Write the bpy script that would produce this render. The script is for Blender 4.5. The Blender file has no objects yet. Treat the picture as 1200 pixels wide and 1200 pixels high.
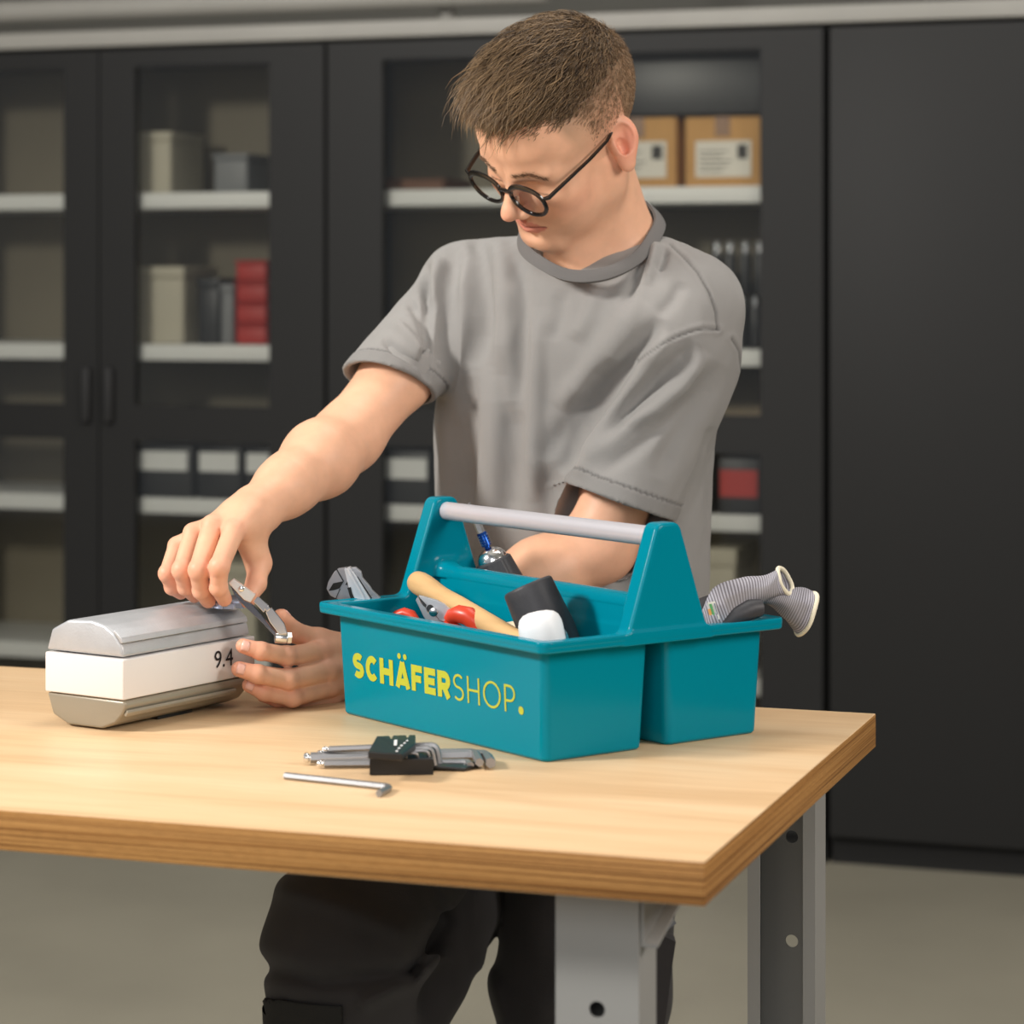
import bpy, bmesh, math, random
import numpy as np
from mathutils import Matrix, Vector
from concurrent.futures import ThreadPoolExecutor

# ------------------------------------------------------------------ camera, world, lights
F = 3000.0          # focal length in pixels of the 1200 px frame
HZ = 330.0          # image row of the horizon
CZ = 1.36           # camera height
YAW = math.radians(18.6)
TZ = 0.86           # bench height
SC = bpy.context.scene
COL = SC.collection
cy_, sy_ = math.cos(YAW), math.sin(YAW)

cam_d = bpy.data.cameras.new('camera')
cam = bpy.data.objects.new('camera', cam_d)
COL.objects.link(cam)
cam.location = (0, 0, CZ)
cam.rotation_euler = (math.radians(90), 0, YAW)
cam_d.sensor_width = 36
cam_d.lens = 36 * F / 1200
cam_d.shift_y = -(600 - HZ) / 1200
cam_d.dof.use_dof = True
cam_d.dof.focus_distance = 2.93
cam_d.dof.aperture_fstop = 5.0
cam_d.clip_end = 60
SC.camera = cam

SC.view_settings.view_transform = 'Standard'
SC.view_settings.look = 'None'
SC.view_settings.gamma = 1
SC.view_settings.use_curve_mapping = False
SC.view_settings.exposure = 0.0

wd = bpy.data.worlds.new('world')
SC.world = wd
wd.use_nodes = True
wd.node_tree.nodes['Background'].inputs[0].default_value = (0.80, 0.84, 0.9, 1)
wd.node_tree.nodes['Background'].inputs[1].default_value = 0.32


def c2w(p):
    """camera-plan frame (x right, y depth, z up) -> world (x along the bench, y away)"""
    return (cy_ * p[0] - sy_ * p[1], sy_ * p[0] + cy_ * p[1], p[2])


def area(name, loc, target, size, power, color=(1, 1, 1), size_y=None):
    l = bpy.data.lights.new(name, 'AREA')
    l.energy = power
    l.color = color
    l.shape = 'RECTANGLE'
    l.size = size
    l.size_y = size_y or size
    o = bpy.data.objects.new(name, l)
    COL.objects.link(o)
    o.location = c2w(loc)
    d = Vector(c2w(target)) - o.location
    o.rotation_euler = d.to_track_quat('-Z', 'Y').to_euler()
    return o


area('softbox_key', (-2.83, 1.8, 2.84), (0.05, 2.95, 1.0), 0.5, 138, (1.0, 0.96, 0.9))
area('softbox_fill', (2.2, 1.6, 2.2), (0.1, 3.1, 1.3), 0.9, 46, (1.0, 0.92, 0.84))
area('softbox_front', (-0.5, -0.4, 2.2), (0.0, 3.0, 1.0), 1.4, 26, (1.0, 0.97, 0.94))
area('overhead_fill', (0.6, 3.6, 3.4), (0.5, 6.0, 0.9), 1.6, 24, (1.0, 0.97, 0.92))  # added area light to brighten the cupboards, no fitting modelled
area('overhead_fill', (-2.2, 4.0, 3.4), (-2.2, 6.4, 0.9), 1.6, 20, (1.0, 0.97, 0.92))  # same added fill for the cupboards further left
area('overhead_fill', (0.4, 3.2, 3.8), (0.2, 3.2, 0.8), 1.2, 14, (1.0, 0.96, 0.9))  # added ambient fill from above the bench, not a known lamp

# ------------------------------------------------------------------ helpers


def ray(px, py):
    return ((px - 600) / F, 1.0, (HZ - py) / F)


def at(px, py, Y):
    """point of the camera-plan frame seen at a pixel at depth Y"""
    return np.array([(px - 600) / F * Y, Y, CZ + (HZ - py) / F * Y])


def on_z(px, py, z):
    Y = (z - CZ) * F / (HZ - py)
    return at(px, py, Y)


def wall_x(px, yw):
    """world x of the point seen in column px on the world plane y = yw"""
    k = (px - 600) / F
    Y = yw / (cy_ + sy_ * k)
    return cy_ * k * Y - sy_ * Y


def wall_z(px, py, yw):
    k = (px - 600) / F
    Y = yw / (cy_ + sy_ * k)
    return CZ + (HZ - py) / F * Y


def lin(r, g, b):
    f = lambda c: (c / 255 / 12.92) if c / 255 <= 0.04045 else ((c / 255 + 0.055) / 1.055) ** 2.4
    return (f(r), f(g), f(b), 1)


MATS = {}


def mat(name, col, rough=0.5, metal=0.0, spec=0.5, bump=None, var=None, coat=0, sub=0, sheen=0):
    """col linear rgba; bump=(scale,strength,detail); var=(scale, amount, stretch)"""
    if name in MATS:
        return MATS[name]
    m = bpy.data.materials.new(name)
    m.use_nodes = True
    nt = m.node_tree
    b = nt.nodes['Principled BSDF']
    b.inputs['Base Color'].default_value = col
    b.inputs['Roughness'].default_value = rough
    b.inputs['Metallic'].default_value = metal
    b.inputs['Specular IOR Level'].default_value = spec
    b.inputs['Coat Weight'].default_value = coat
    b.inputs['Coat Roughness'].default_value = 0.08
    b.inputs['Sheen Weight'].default_value = sheen
    if sub:
        b.inputs['Subsurface Weight'].default_value = sub
        b.inputs['Subsurface Radius'].default_value = (0.012, 0.005, 0.003)
        b.inputs['Subsurface Scale'].default_value = 1.0
    tc = nt.nodes.new('ShaderNodeTexCoord')
    if var:
        mp = nt.nodes.new('ShaderNodeMapping')
        mp.inputs['Scale'].default_value = var[2] if len(var) > 2 else (1, 1, 1)
        n = nt.nodes.new('ShaderNodeTexNoise')
        n.inputs['Scale'].default_value = var[0]
        n.inputs['Detail'].default_value = 5
        r = nt.nodes.new('ShaderNodeMapRange')
        r.inputs[1].default_value = 0.3
        r.inputs[2].default_value = 0.7
        r.inputs[3].default_value = 1 - var[1]
        r.inputs[4].default_value = 1 + var[1]
        x = nt.nodes.new('ShaderNodeVectorMath')
        x.operation = 'SCALE'
        x.inputs[0].default_value = col[:3]
        nt.links.new(tc.outputs['Object'], mp.inputs[0])
        nt.links.new(mp.outputs[0], n.inputs['Vector'])
        nt.links.new(n.outputs[0], r.inputs[0])
        nt.links.new(r.outputs[0], x.inputs['Scale'])
        nt.links.new(x.outputs[0], b.inputs['Base Color'])
    if bump:
        n2 = nt.nodes.new('ShaderNodeTexNoise')
        n2.inputs['Scale'].default_value = bump[0]
        n2.inputs['Detail'].default_value = bump[2] if len(bump) > 2 else 3
        bp = nt.nodes.new('ShaderNodeBump')
        bp.inputs['Strength'].default_value = bump[1]
        bp.inputs['Distance'].default_value = 0.001
        nt.links.new(tc.outputs['Object'], n2.inputs['Vector'])
        nt.links.new(n2.outputs[0], bp.inputs['Height'])
        nt.links.new(bp.outputs[0], b.inputs['Normal'])
    MATS[name] = m
    return m


def link(name, me, m=None, parent=None, smooth=True):
    o = bpy.data.objects.new(name, me)
    COL.objects.link(o)
    if m is not None:
        me.materials.append(m)
    if parent is not None:
        o.parent = parent
    if smooth:
        me.polygons.foreach_set('use_smooth', [True] * len(me.polygons))
    return o


def thing(name, label, cat, loc=(0, 0, 0), rz=0.0, group=None):
    o = bpy.data.objects.new(name, None)
    o.empty_display_size = 0.05
    COL.objects.link(o)
    o.location = loc
    o.rotation_euler = (0, 0, rz)
    o['label'] = label
    o['category'] = cat
    if group:
        o['group'] = group
    return o


def tag(o, label, cat, group=None):
    o['label'] = label
    o['category'] = cat
    if group:
        o['group'] = group
    return o


class B:
    """collects shapes into one mesh"""

    def __init__(s):
        s.v, s.f, s.sm = [], [], []

    def add(s, vs, fs, smooth=False):
        k = len(s.v)
        s.v += [tuple(map(float, v)) for v in vs]
        s.f += [tuple(i + k for i in f) for f in fs]
        s.sm += [smooth] * len(fs)
        return s

    def box(s, lo, hi, bev=0.0, M=None):
        x0, y0, z0 = lo
        x1, y1, z1 = hi
        if bev <= 0:
            vs = [(x, y, z) for x in (x0, x1) for y in (y0, y1) for z in (z0, z1)]
            fs = [(0, 1, 3, 2), (4, 6, 7, 5), (0, 4, 5, 1), (2, 3, 7, 6), (0, 2, 6, 4), (1, 5, 7, 3)]
            if M is not None:
                vs = [tuple(M @ Vector(v)) for v in vs]
            return s.add(vs, fs)
        bm = bmesh.new()
        bmesh.ops.create_cube(bm, size=1)
        for v in bm.verts:
            v.co = Vector(((x0 + x1) / 2 + v.co.x * (x1 - x0), (y0 + y1) / 2 + v.co.y * (y1 - y0), (z0 + z1) / 2 + v.co.z * (z1 - z0)))
        bmesh.ops.bevel(bm, geom=bm.edges[:], offset=bev, segments=3, profile=0.5, affect='EDGES')
        if M is not None:
            bm.transform(M)
        return s.bm(bm)

    def bm(s, bm, smooth=True):
        bm.verts.index_update()
        vs = [v.co[:] for v in bm.verts]
        fs = [tuple(v.index for v in f.verts) for f in bm.faces]
        bm.free()
        return s.add(vs, fs, smooth)

    def loft(s, rings, cap=True, closed=True, smooth=True):
        n = len(rings[0])
        vs = [p for r in rings for p in r]
        fs = []
        for i in range(len(rings) - 1):
            for j in range(n if closed else n - 1):
                a, b = i * n + j, i * n + (j + 1) % n
                fs.append((a, b, b + n, a + n))
        s.add(vs, fs, smooth)
        if cap:
            k = len(s.v) - len(vs)
            s.f.append(tuple(k + j for j in range(n))[::-1])
            s.f.append(tuple(k + (len(rings) - 1) * n + j for j in range(n)))
            s.sm += [False, False]
        return s

    def lathe(s, prof, p, d, n=32, cap=True, mod=None):
        """prof = [(radius, distance along d)]"""
        p = Vector(p)
        d = Vector(d).normalized()
        u = d.orthogonal().normalized()
        w = d.cross(u)
        rings = []
        for r, t in prof:
            rings.append([p + d * t + (u * math.cos(a) + w * math.sin(a)) * (r * (mod(a, t) if mod else 1))
                          for a in [2 * math.pi * k / n for k in range(n)]])
        return s.loft(rings, cap)

    def tube(s, pts, r, n=10, cap=True, phase=0.0, flat=1.0, up=None):
        pts = [Vector(p) for p in pts]
        rs = r if hasattr(r, '__len__') else [r] * len(pts)
        rings = []
        u = None
        for i, p in enumerate(pts):
            t = (pts[min(i + 1, len(pts) - 1)] - pts[max(i - 1, 0)]).normalized()
            if u is None:
                u = Vector(up) if up is not None else t.orthogonal()
            u = (u - t * u.dot(t)).normalized()
            w = t.cross(u)
            rings.append([p + (u * math.cos(a + phase) + w * math.sin(a + phase) * flat) * rs[i] for a in [2 * math.pi * k / n for k in range(n)]])
        return s.loft(rings, cap, smooth=n > 6)

    def prism(s, poly, z0, z1, M=None, bev=0.0):
        bm = bmesh.new()
        a = [bm.verts.new((x, y, z0)) for x, y in poly]
        f = bm.faces.new(a)
        ex = bmesh.ops.extrude_face_region(bm, geom=[f])
        for v in [g for g in ex['geom'] if isinstance(g, bmesh.types.BMVert)]:
            v.co.z = z1
        bmesh.ops.recalc_face_normals(bm, faces=bm.faces[:])
        if bev > 0:
            bmesh.ops.bevel(bm, geom=bm.edges[:], offset=bev, segments=2, profile=0.5, affect='EDGES')
        if M is not None:
            bm.transform(M)
        return s.bm(bm, False)

    def build(s, name, m, parent=None, weld=False):
        me = bpy.data.meshes.new(name)
        me.from_pydata(s.v, [], s.f)
        me.update()
        bm = bmesh.new()
        bm.from_mesh(me)
        bmesh.ops.recalc_face_normals(bm, faces=bm.faces[:])
        bm.to_mesh(me)
        bm.free()
        me.polygons.foreach_set('use_smooth', s.sm[:len(me.polygons)])
        me.materials.append(m)
        o = bpy.data.objects.new(name, me)
        COL.objects.link(o)
        if any(s.sm):
            try:
                me.set_sharp_from_angle(angle=math.radians(38))
            except Exception:
                pass
        if parent is not None:
            o.parent = parent
        return o


# ------------------------------------------------------------------ distance-field modelling
def smin(a, b, k):
    h = np.clip(0.5 + 0.5 * (b - a) / k, 0, 1)
    return b + (a - b) * h - k * h * (1 - h)


def smax(a, b, k):
    return -smin(-a, -b, k)


def capsule(P, a, b, ra, rb):
    a = np.asarray(a, np.float32)
    b = np.asarray(b, np.float32)
    ba = b - a
    pa = P - a
    h = np.clip(pa @ ba / max(float(ba @ ba), 1e-12), 0, 1)
    q = pa - h[:, None] * ba
    return np.sqrt(np.einsum('ij,ij->i', q, q)) - (ra + (rb - ra) * h)


def ellip(P, c, r):
    q = P - np.asarray(c, np.float32)
    r = np.asarray(r, np.float32)
    k0 = np.sqrt((((q / r)) ** 2).sum(1))
    k1 = np.sqrt(((q / (r * r)) ** 2).sum(1)) + 1e-9
    return k0 * (k0 - 1) / k1


def rbox2(x, y, hx, hy, r):
    qx = np.abs(x) - hx + r
    qy = np.abs(y) - hy + r
    return np.sqrt(np.maximum(qx, 0) ** 2 + np.maximum(qy, 0) ** 2) + np.minimum(np.maximum(qx, qy), 0) - r


def rbox3(P, c, h, r):
    q = np.abs(P - np.asarray(c, np.float32)) - np.asarray(h, np.float32) + r
    return np.sqrt((np.maximum(q, 0) ** 2).sum(1)) + np.minimum(q.max(1), 0) - r


def rotx(a):
    c, s = math.cos(a), math.sin(a)
    return np.array([[1, 0, 0], [0, c, -s], [0, s, c]], np.float32)


def rotz(a):
    c, s = math.cos(a), math.sin(a)
    return np.array([[c, -s, 0], [s, c, 0], [0, 0, 1]], np.float32)


def roty(a):
    c, s = math.cos(a), math.sin(a)
    return np.array([[c, 0, s], [0, 1, 0], [-s, 0, c]], np.float32)


def peval(f, P):
    P = P.astype(np.float32)
    n = len(P)
    if n < 60000:
        return f(P)
    ch = np.array_split(P, max(4, n // 60000))
    with ThreadPoolExecutor(4) as ex:
        return np.concatenate(list(ex.map(f, ch)))


def sdf_arrays(f, lo, hi, h, lip=1.35, newton=2):
    lo = np.array(lo, np.float32)
    hi = np.array(hi, np.float32)
    B0 = 8
    nb = np.ceil((hi - lo) / (h * B0)).astype(int)
    gi = np.stack(np.meshgrid(*[np.arange(n) for n in nb], indexing='ij'), -1).reshape(-1, 3)
    cen = lo + (gi + 0.5) * (h * B0)
    d = peval(f, cen)
    keep = gi[np.abs(d) < h * B0 * 0.87 * lip + h]
    N = (nb * B0 + 2).astype(np.int64)
    loc = np.stack(np.meshgrid(*[np.arange(B0 + 1)] * 3, indexing='ij'), -1).reshape(-1, 3)
    cells, cpos = [], []
    edges = [[], [], []]
    step = 400
    for s in range(0, len(keep), step):
        kb = keep[s:s + step]
        idx = kb[:, None, :] * B0 + loc[None]
        D = peval(f, (lo + idx.reshape(-1, 3) * h)).reshape(len(kb), B0 + 1, B0 + 1, B0 + 1)
        S = D < 0
        c = B0
        corner = [D[:, i:i + c, j:j + c, k:k + c] for i in (0, 1) for j in (0, 1) for k in (0, 1)]
        sg = sum((q < 0).astype(np.int8) for q in corner)
        act = (sg > 0) & (sg < 8)
        ai = np.nonzero(act)
        if len(ai[0]) == 0:
            continue
        cv = np.stack([q[ai] for q in corner], 1)
        acc = np.zeros((len(cv), 3), np.float32)
        cnt = np.zeros(len(cv), np.float32)
        offs = np.array([(i, j, k) for i in (0, 1) for j in (0, 1) for k in (0, 1)], np.float32)
        for a in range(8):
            for ax in range(3):
                b = a | (4 >> ax)
                if b == a:
                    continue
                m = (cv[:, a] < 0) != (cv[:, b] < 0)
                den = cv[:, a] - cv[:, b]
                t = np.where(m, cv[:, a] / np.where(np.abs(den) < 1e-12, 1e-12, den), 0)
                acc += np.where(m[:, None], offs[a] + (offs[b] - offs[a]) * t[:, None], 0)
                cnt += m
        base = kb[ai[0]] * B0 + np.stack(ai[1:], 1)
        cells.append((base[:, 0].astype(np.int64) * N[1] + base[:, 1]) * N[2] + base[:, 2])
        cpos.append(lo + (base + acc / cnt[:, None]) * h)
        for ax in range(3):
            sl0 = [slice(None), slice(0, c), slice(0, c), slice(0, c)]
            sl1 = list(sl0)
            sl1[ax + 1] = slice(1, c + 1)
            A = S[tuple(sl0)]
            Bb = S[tuple(sl1)]
            ei = np.nonzero(A != Bb)
            g = kb[ei[0]] * B0 + np.stack(ei[1:], 1)
            edges[ax].append((g, A[ei]))
    cells = np.concatenate(cells)
    cpos = np.concatenate(cpos)
    o = np.argsort(cells)
    cells, V = cells[o], cpos[o].astype(np.float32)
    faces = []
    for ax in range(3):
        g = np.concatenate([e[0] for e in edges[ax]])
        ins = np.concatenate([e[1] for e in edges[ax]])
        u, v = [(1, 2), (2, 0), (0, 1)][ax]
        q = []
        for du, dv in ((0, 0), (1, 0), (1, 1), (0, 1)):
            gg = g.copy().astype(np.int64)
            gg[:, u] -= du
            gg[:, v] -= dv
            q.append((gg[:, 0] * N[1] + gg[:, 1]) * N[2] + gg[:, 2])
        q = np.stack(q, 1)
        p = np.searchsorted(cells, q)
        p = np.minimum(p, len(cells) - 1)
        ok = (cells[p] == q).all(1)
        p, ins = p[ok], ins[ok]
        p = np.where(ins[:, None], p, p[:, ::-1])
        faces.append(p)
    Fc = np.concatenate(faces)
    e = h * 0.3
    for it in range(newton):
        d = peval(f, V)
        G = grad(f, V, e)
        V = V - np.clip(d, -h, h)[:, None] * G * 0.9
    return V, Fc, grad(f, V, e)


def grad(f, V, e):
    G = np.zeros_like(V)
    for ax in range(3):
        dv = np.zeros(3, np.float32)
        dv[ax] = e
        G[:, ax] = peval(f, V + dv) - peval(f, V - dv)
    return G / (np.linalg.norm(G, axis=1)[:, None] + 1e-12)


def arr_mesh(name, V, Fc, Nn=None, m=None, parent=None):
    me = bpy.data.meshes.new(name)
    me.vertices.add(len(V))
    me.vertices.foreach_set('co', np.ascontiguousarray(V, np.float32).ravel())
    k = Fc.shape[1]
    me.loops.add(len(Fc) * k)
    me.loops.foreach_set('vertex_index', np.ascontiguousarray(Fc, np.int32).ravel())
    me.polygons.add(len(Fc))
    me.polygons.foreach_set('loop_start', np.arange(0, len(Fc) * k, k, dtype=np.int32))
    me.update(calc_edges=True)
    me.polygons.foreach_set('use_smooth', np.ones(len(Fc), bool))
    if Nn is not None:
        me.normals_split_custom_set_from_vertices(Nn.astype(np.float32))
    me.update()
    o = bpy.data.objects.new(name, me)
    COL.objects.link(o)
    if m is not None:
        me.materials.append(m)
    if parent is not None:
        o.parent = parent
    return o


def sdf_obj(name, f, lo, hi, h, m, parent=None, **kw):
    V, Fc, Nn = sdf_arrays(f, lo, hi, h, **kw)
    return arr_mesh(name, V, Fc, Nn, m, parent)


def vcol(o, cols, name='tint'):
    a = o.data.color_attributes.new(name, 'FLOAT_COLOR', 'POINT')
    c = np.ones((len(cols), 4), np.float32)
    c[:, :3] = cols
    a.data.foreach_set('color', c.ravel())
# ------------------------------------------------------------------ the hall
def struct(name, b, m):
    o = b.build(name, m)
    o['kind'] = 'structure'
    return o


M_floor = mat('polished_concrete', lin(148, 143, 128), 0.45, var=(1.3, 0.12), bump=(60, 0.1))
M_wall = mat('grey_wall', lin(104, 103, 97), 0.8, var=(2, 0.06))
M_ceil = mat('ceiling_paint', lin(200, 200, 196), 0.9, var=(2, 0.03))
struct('floor', B().box((-9, -1.5, -0.1), (7, 7.6, 0)), M_floor)
struct('wall_back', B().box((-9, 7.6, -0.1), (7, 7.75, 4.3)), M_wall)
struct('wall_left', B().box((-9.15, -1.5, -0.1), (-9, 7.75, 4.3)), M_wall)
struct('wall_right', B().box((7, -1.5, -0.1), (7.15, 7.75, 4.3)), M_wall)
struct('ceiling', B().box((-9, -1.5, 4.2), (7, 7.6, 4.3)), M_ceil)

# ------------------------------------------------------------------ cupboards
CF = 5.88            # world y of their fronts
X0, X1 = wall_x(383, CF), wall_x(968, CF)
CW = X1 - X0
M_anth = mat('anthracite_steel', lin(38, 38, 38), 0.5, spec=0.2, bump=(300, 0.05))
M_inner = mat('cupboard_inner', lin(122, 114, 96), 0.6, var=(3, 0.05))
M_shelf = mat('shelf_white', lin(225, 226, 224), 0.4)
M_black = mat('black_rubber', lin(30, 30, 31), 0.6, bump=(200, 0.1))
M_seal = mat('gap_black', lin(14, 14, 14), 0.8)


def glass_mat():
    m = bpy.data.materials.new('clear_pane')
    m.use_nodes = True
    nt = m.node_tree
    nt.nodes.clear()
    out = nt.nodes.new('ShaderNodeOutputMaterial')
    mx = nt.nodes.new('ShaderNodeMixShader')
    tr = nt.nodes.new('ShaderNodeBsdfTransparent')
    tr.inputs[0].default_value = (0.95, 0.95, 0.93, 1)
    gl = nt.nodes.new('ShaderNodeBsdfGlossy')
    gl.inputs['Roughness'].default_value = 0.04
    fr = nt.nodes.new('ShaderNodeFresnel')
    fr.inputs[0].default_value = 1.5
    nt.links.new(fr.outputs[0], mx.inputs[0])
    nt.links.new(tr.outputs[0], mx.inputs[1])
    nt.links.new(gl.outputs[0], mx.inputs[2])
    nt.links.new(mx.outputs[0], out.inputs[0])
    return m


M_glass = glass_mat()
ZT, SHELVES = 1.955, (1.587, 1.199, 0.807, 0.42)


def cupboard(x0, label):
    D, T = 0.42, 0.02
    t = thing('cupboard', label, 'cupboard', (x0, CF, 0), group=None)
    w = CW - 0.006
    b = B()
    b.box((0, 0.024, 0.06), (T, D, ZT)).box((w - T, 0.024, 0.06), (w, D, ZT))
    b.box((T, 0.024, ZT - T), (w - T, D, ZT)).box((T, 0.024, 0.06), (w - T, D, 0.08))
    b.build('carcass', M_anth, t)
    B().box((T, D - 0.02, 0.08), (w - T, D - 0.012, ZT - T)).build('back_panel', M_inner, t)
    B().box((0.0, 0.03, 0), (w, D, 0.06)).build('plinth', M_seal, t)
    for z in SHELVES:
        B().box((T + 0.001, 0.04, z - 0.04), (w - T - 0.001, D - 0.02, z), 0.002).build('shelf', M_shelf, t)
    dw = w / 2
    for s in (0, 1):
        a, c = s * dw + 0.002, (s + 1) * dw - 0.002
        ma, mc = (0.146, 0.10) if s == 0 else (0.10, 0.148)
        pa, pc = a + ma, c - mc
        zs = [(1.045, 1.907), (0.16, 0.955)]
        d = B()
        d.box((a, 0, 0.07), (pa, 0.022, ZT - 0.003)).box((pc, 0, 0.07), (c, 0.022, ZT - 0.003))
        d.box((pa, 0, 1.907), (pc, 0.022, ZT - 0.003)).box((pa, 0, 0.955), (pc, 0.022, 1.045)).box((pa, 0, 0.07), (pc, 0.022, 0.16))
        dd = d.build('door', M_anth, t)
        for z0, z1 in zs:
            B().box((pa - 0.004, 0.009, z0 - 0.004), (pc + 0.004, 0.013, z1 + 0.004)).build('glass_pane', M_glass, dd)
        hx = c - 0.03 if s == 0 else a + 0.03
        B().box((hx - 0.012, -0.02, 1.0), (hx + 0.012, 0, 1.14), 0.005).build('door_handle', M_black, dd)
    return t


cupboard(X0, 'black steel cupboard with glass doors behind the man, cardboard boxes on its top shelf')
cupboard(X0 - CW, 'black steel cupboard with glass doors at the left, red boxes behind its pane')
cupboard(X0 - 2 * CW, 'black steel cupboard with glass doors in the far left corner of the picture')

M_rail = mat('rail_grey', lin(150, 148, 142), 0.5, var=(4, 0.05))
tag(B().box((-6.2, CF - 0.0, 1.962), (X1 + 1.6, CF + 0.35, 2.004), 0.004).build('top_rail', M_rail), 'pale grey rail running along the top of the black cupboards', 'rail')
tag(B().tube([(-6.2, CF + 0.06, 2.066), (wall_x(640, CF + 0.06), CF + 0.06, 2.066)], 0.030, 16).build('pipe', M_rail), 'grey horizontal pipe above the rail over the cupboards, ending at the man', 'pipe')
tag(B().tube([(wall_x(524, CF + 0.13), CF + 0.13, 2.004), (wall_x(524, CF + 0.13), CF + 0.13, 2.6)], 0.022, 12).build('post', M_rail), 'slim grey post standing on the rail above the cupboards left of the head', 'post')
# tall cabinet side that continues to the right
xr = X1 + 0.006


def plain_cabinet(x0, w, label):
    t = thing('metal_cabinet', label, 'cabinet', (x0, CF, 0))
    B().box((0, 0.022, 0.06), (w, 0.42, ZT)).build('carcass', M_anth, t)
    B().box((0, 0.04, 0), (w, 0.42, 0.06)).build('plinth', M_seal, t)
    for a, c in ((0.002, w / 2 - 0.002), (w / 2 + 0.002, w - 0.002)):
        d = B().box((a, 0, 0.07), (c, 0.022, ZT - 0.003), 0.002).build('door', M_anth, t)
        hx = c - 0.04 if a < 0.1 else a + 0.04
        B().box((hx - 0.012, -0.02, 1.0), (hx + 0.012, 0, 1.14), 0.005).build('door_handle', M_black, d)
    return t


plain_cabinet(xr, CW, 'closed black steel cabinet standing right of the glass cupboards')

# ---- things on the shelves (x given as picture column on the plane of the shelf middle)
M_card = mat('cardboard', lin(196, 150, 92), 0.8, var=(9, 0.08), bump=(60, 0.2))
M_tape = mat('brown_tape', lin(128, 88, 50), 0.4)
M_paper = mat('paper_label', lin(222, 218, 208), 0.7)
M_red = mat('red_plastic', lin(176, 44, 36), 0.5)
M_dark = mat('dark_plastic', lin(40, 41, 43), 0.4)
M_grey = mat('mid_grey_plastic', lin(120, 122, 124), 0.5)
M_beige = mat('beige_carton', lin(190, 184, 166), 0.7)
M_ink = mat('ink', lin(60, 58, 56), 0.7)
YS = CF + 0.09


def carton(px0, px1, z, top, label, depth=0.26, y=YS, group=None):
    x0, x1 = wall_x(px0, y), wall_x(px1, y)
    w = x1 - x0
    h = top - z
    t = thing('cardboard_box', label, 'box', ((x0 + x1) / 2, y, z), group=group)
    B().box((-w / 2, 0, 0), (w / 2, depth, h), 0.003).build('carton', M_card, t)
    B().box((-w * 0.1, -0.001, h * 0.72), (w * 0.1, 0.002, h + 0.001)).box((-w * 0.1, 0, h - 0.001), (w * 0.1, depth, h + 0.001)).build('tape', M_tape, t)
    l = B().box((-w * 0.36, -0.002, h * 0.14), (w * 0.38, 0.001, h * 0.66)).build('paper_label', M_paper, t)
    k = B()
    for i in range(5):
        k.box((-w * 0.30, -0.003, h * (0.22 + 0.07 * i)), (-w * 0.30 + w * (0.3 + 0.06 * (i % 3)), -0.001, h * (0.235 + 0.07 * i)))
    k.box((w * 0.2, -0.003, h * 0.4), (w * 0.33, -0.001, h * 0.6))
    k.build('print', M_ink, l)


zb = SHELVES[0]
carton(700, 792, zb, wall_z(800, 137, YS), 'cardboard box on the top shelf, partly hidden by the ear')
carton(803, 891, zb, wall_z(850, 137, YS), 'cardboard box with white label on the top shelf, right of the other one')
carton(640, 694, zb, wall_z(660, 137, YS), 'cardboard box on the top shelf hidden behind the head')


def case(name, cat, px0, px1, z, h, m, label, depth=0.25, y=YS, group=None, lab=None, lid=True):
    x0, x1 = wall_x(px0, y), wall_x(px1, y)
    w = x1 - x0
    t = thing(name, label, cat, ((x0 + x1) / 2, y, z), group=group)
    b = B().box((-w / 2, 0, 0), (w / 2, depth, h * (0.86 if lid else 1)), min(0.008, w * 0.1))
    b.build('body', m, t)
    if lid:
        B().box((-w / 2 - 0.003, -0.004, h * 0.86), (w / 2 + 0.003, depth, h), 0.004).build('lid', m, t)
    if lab:
        B().box((-w * 0.42, -0.004, h * lab[0]), (w * 0.42, 0.001, h * lab[1])).build('card_label', lab[2], t)
    return t


# dark case above the cartons (wide)
xa = wall_z(850, 137, YS)
case('storage_case', 'case', 716, 893, xa + 0.004, 0.165, M_dark, 'wide dark case lying on top of the cardboard boxes on the top shelf', 0.24)
# red stack on the left cupboard's second shelf
zs2 = SHELVES[1]
rh = (wall_z(294, 305, YS) - zs2) / 4
for i in range(4):
    nm = ['bottom', 'second from the bottom', 'third from the bottom', 'top'][i]
    case('red_box', 'box', 276, 312, zs2 + i * rh + 0.0005, rh - 0.001, M_red, 'small red box in the left cupboard, %s of the stack of four' % nm, 0.2, group='stacked red boxes')
case('black_case', 'case', 232, 256, zs2, 0.17, M_dark, 'upright black case left of the red boxes on the shelf', 0.2)
case('grey_case', 'case', 259, 273, zs2, 0.155, M_grey, 'narrow grey case between black case and red boxes', 0.2)
case('grey_carton', 'box', 250, 290, zb, 0.10, M_grey, 'grey box on the upper shelf of the left cupboard', 0.2)
case('beige_carton', 'box', 100, 215, zs2, 0.2, M_beige, 'beige box on the second shelf of the left cupboard', 0.2)
case('beige_carton', 'box', 90, 200, zb, 0.16, M_beige, 'beige box on the upper shelf of the left cupboard', 0.2)
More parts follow.
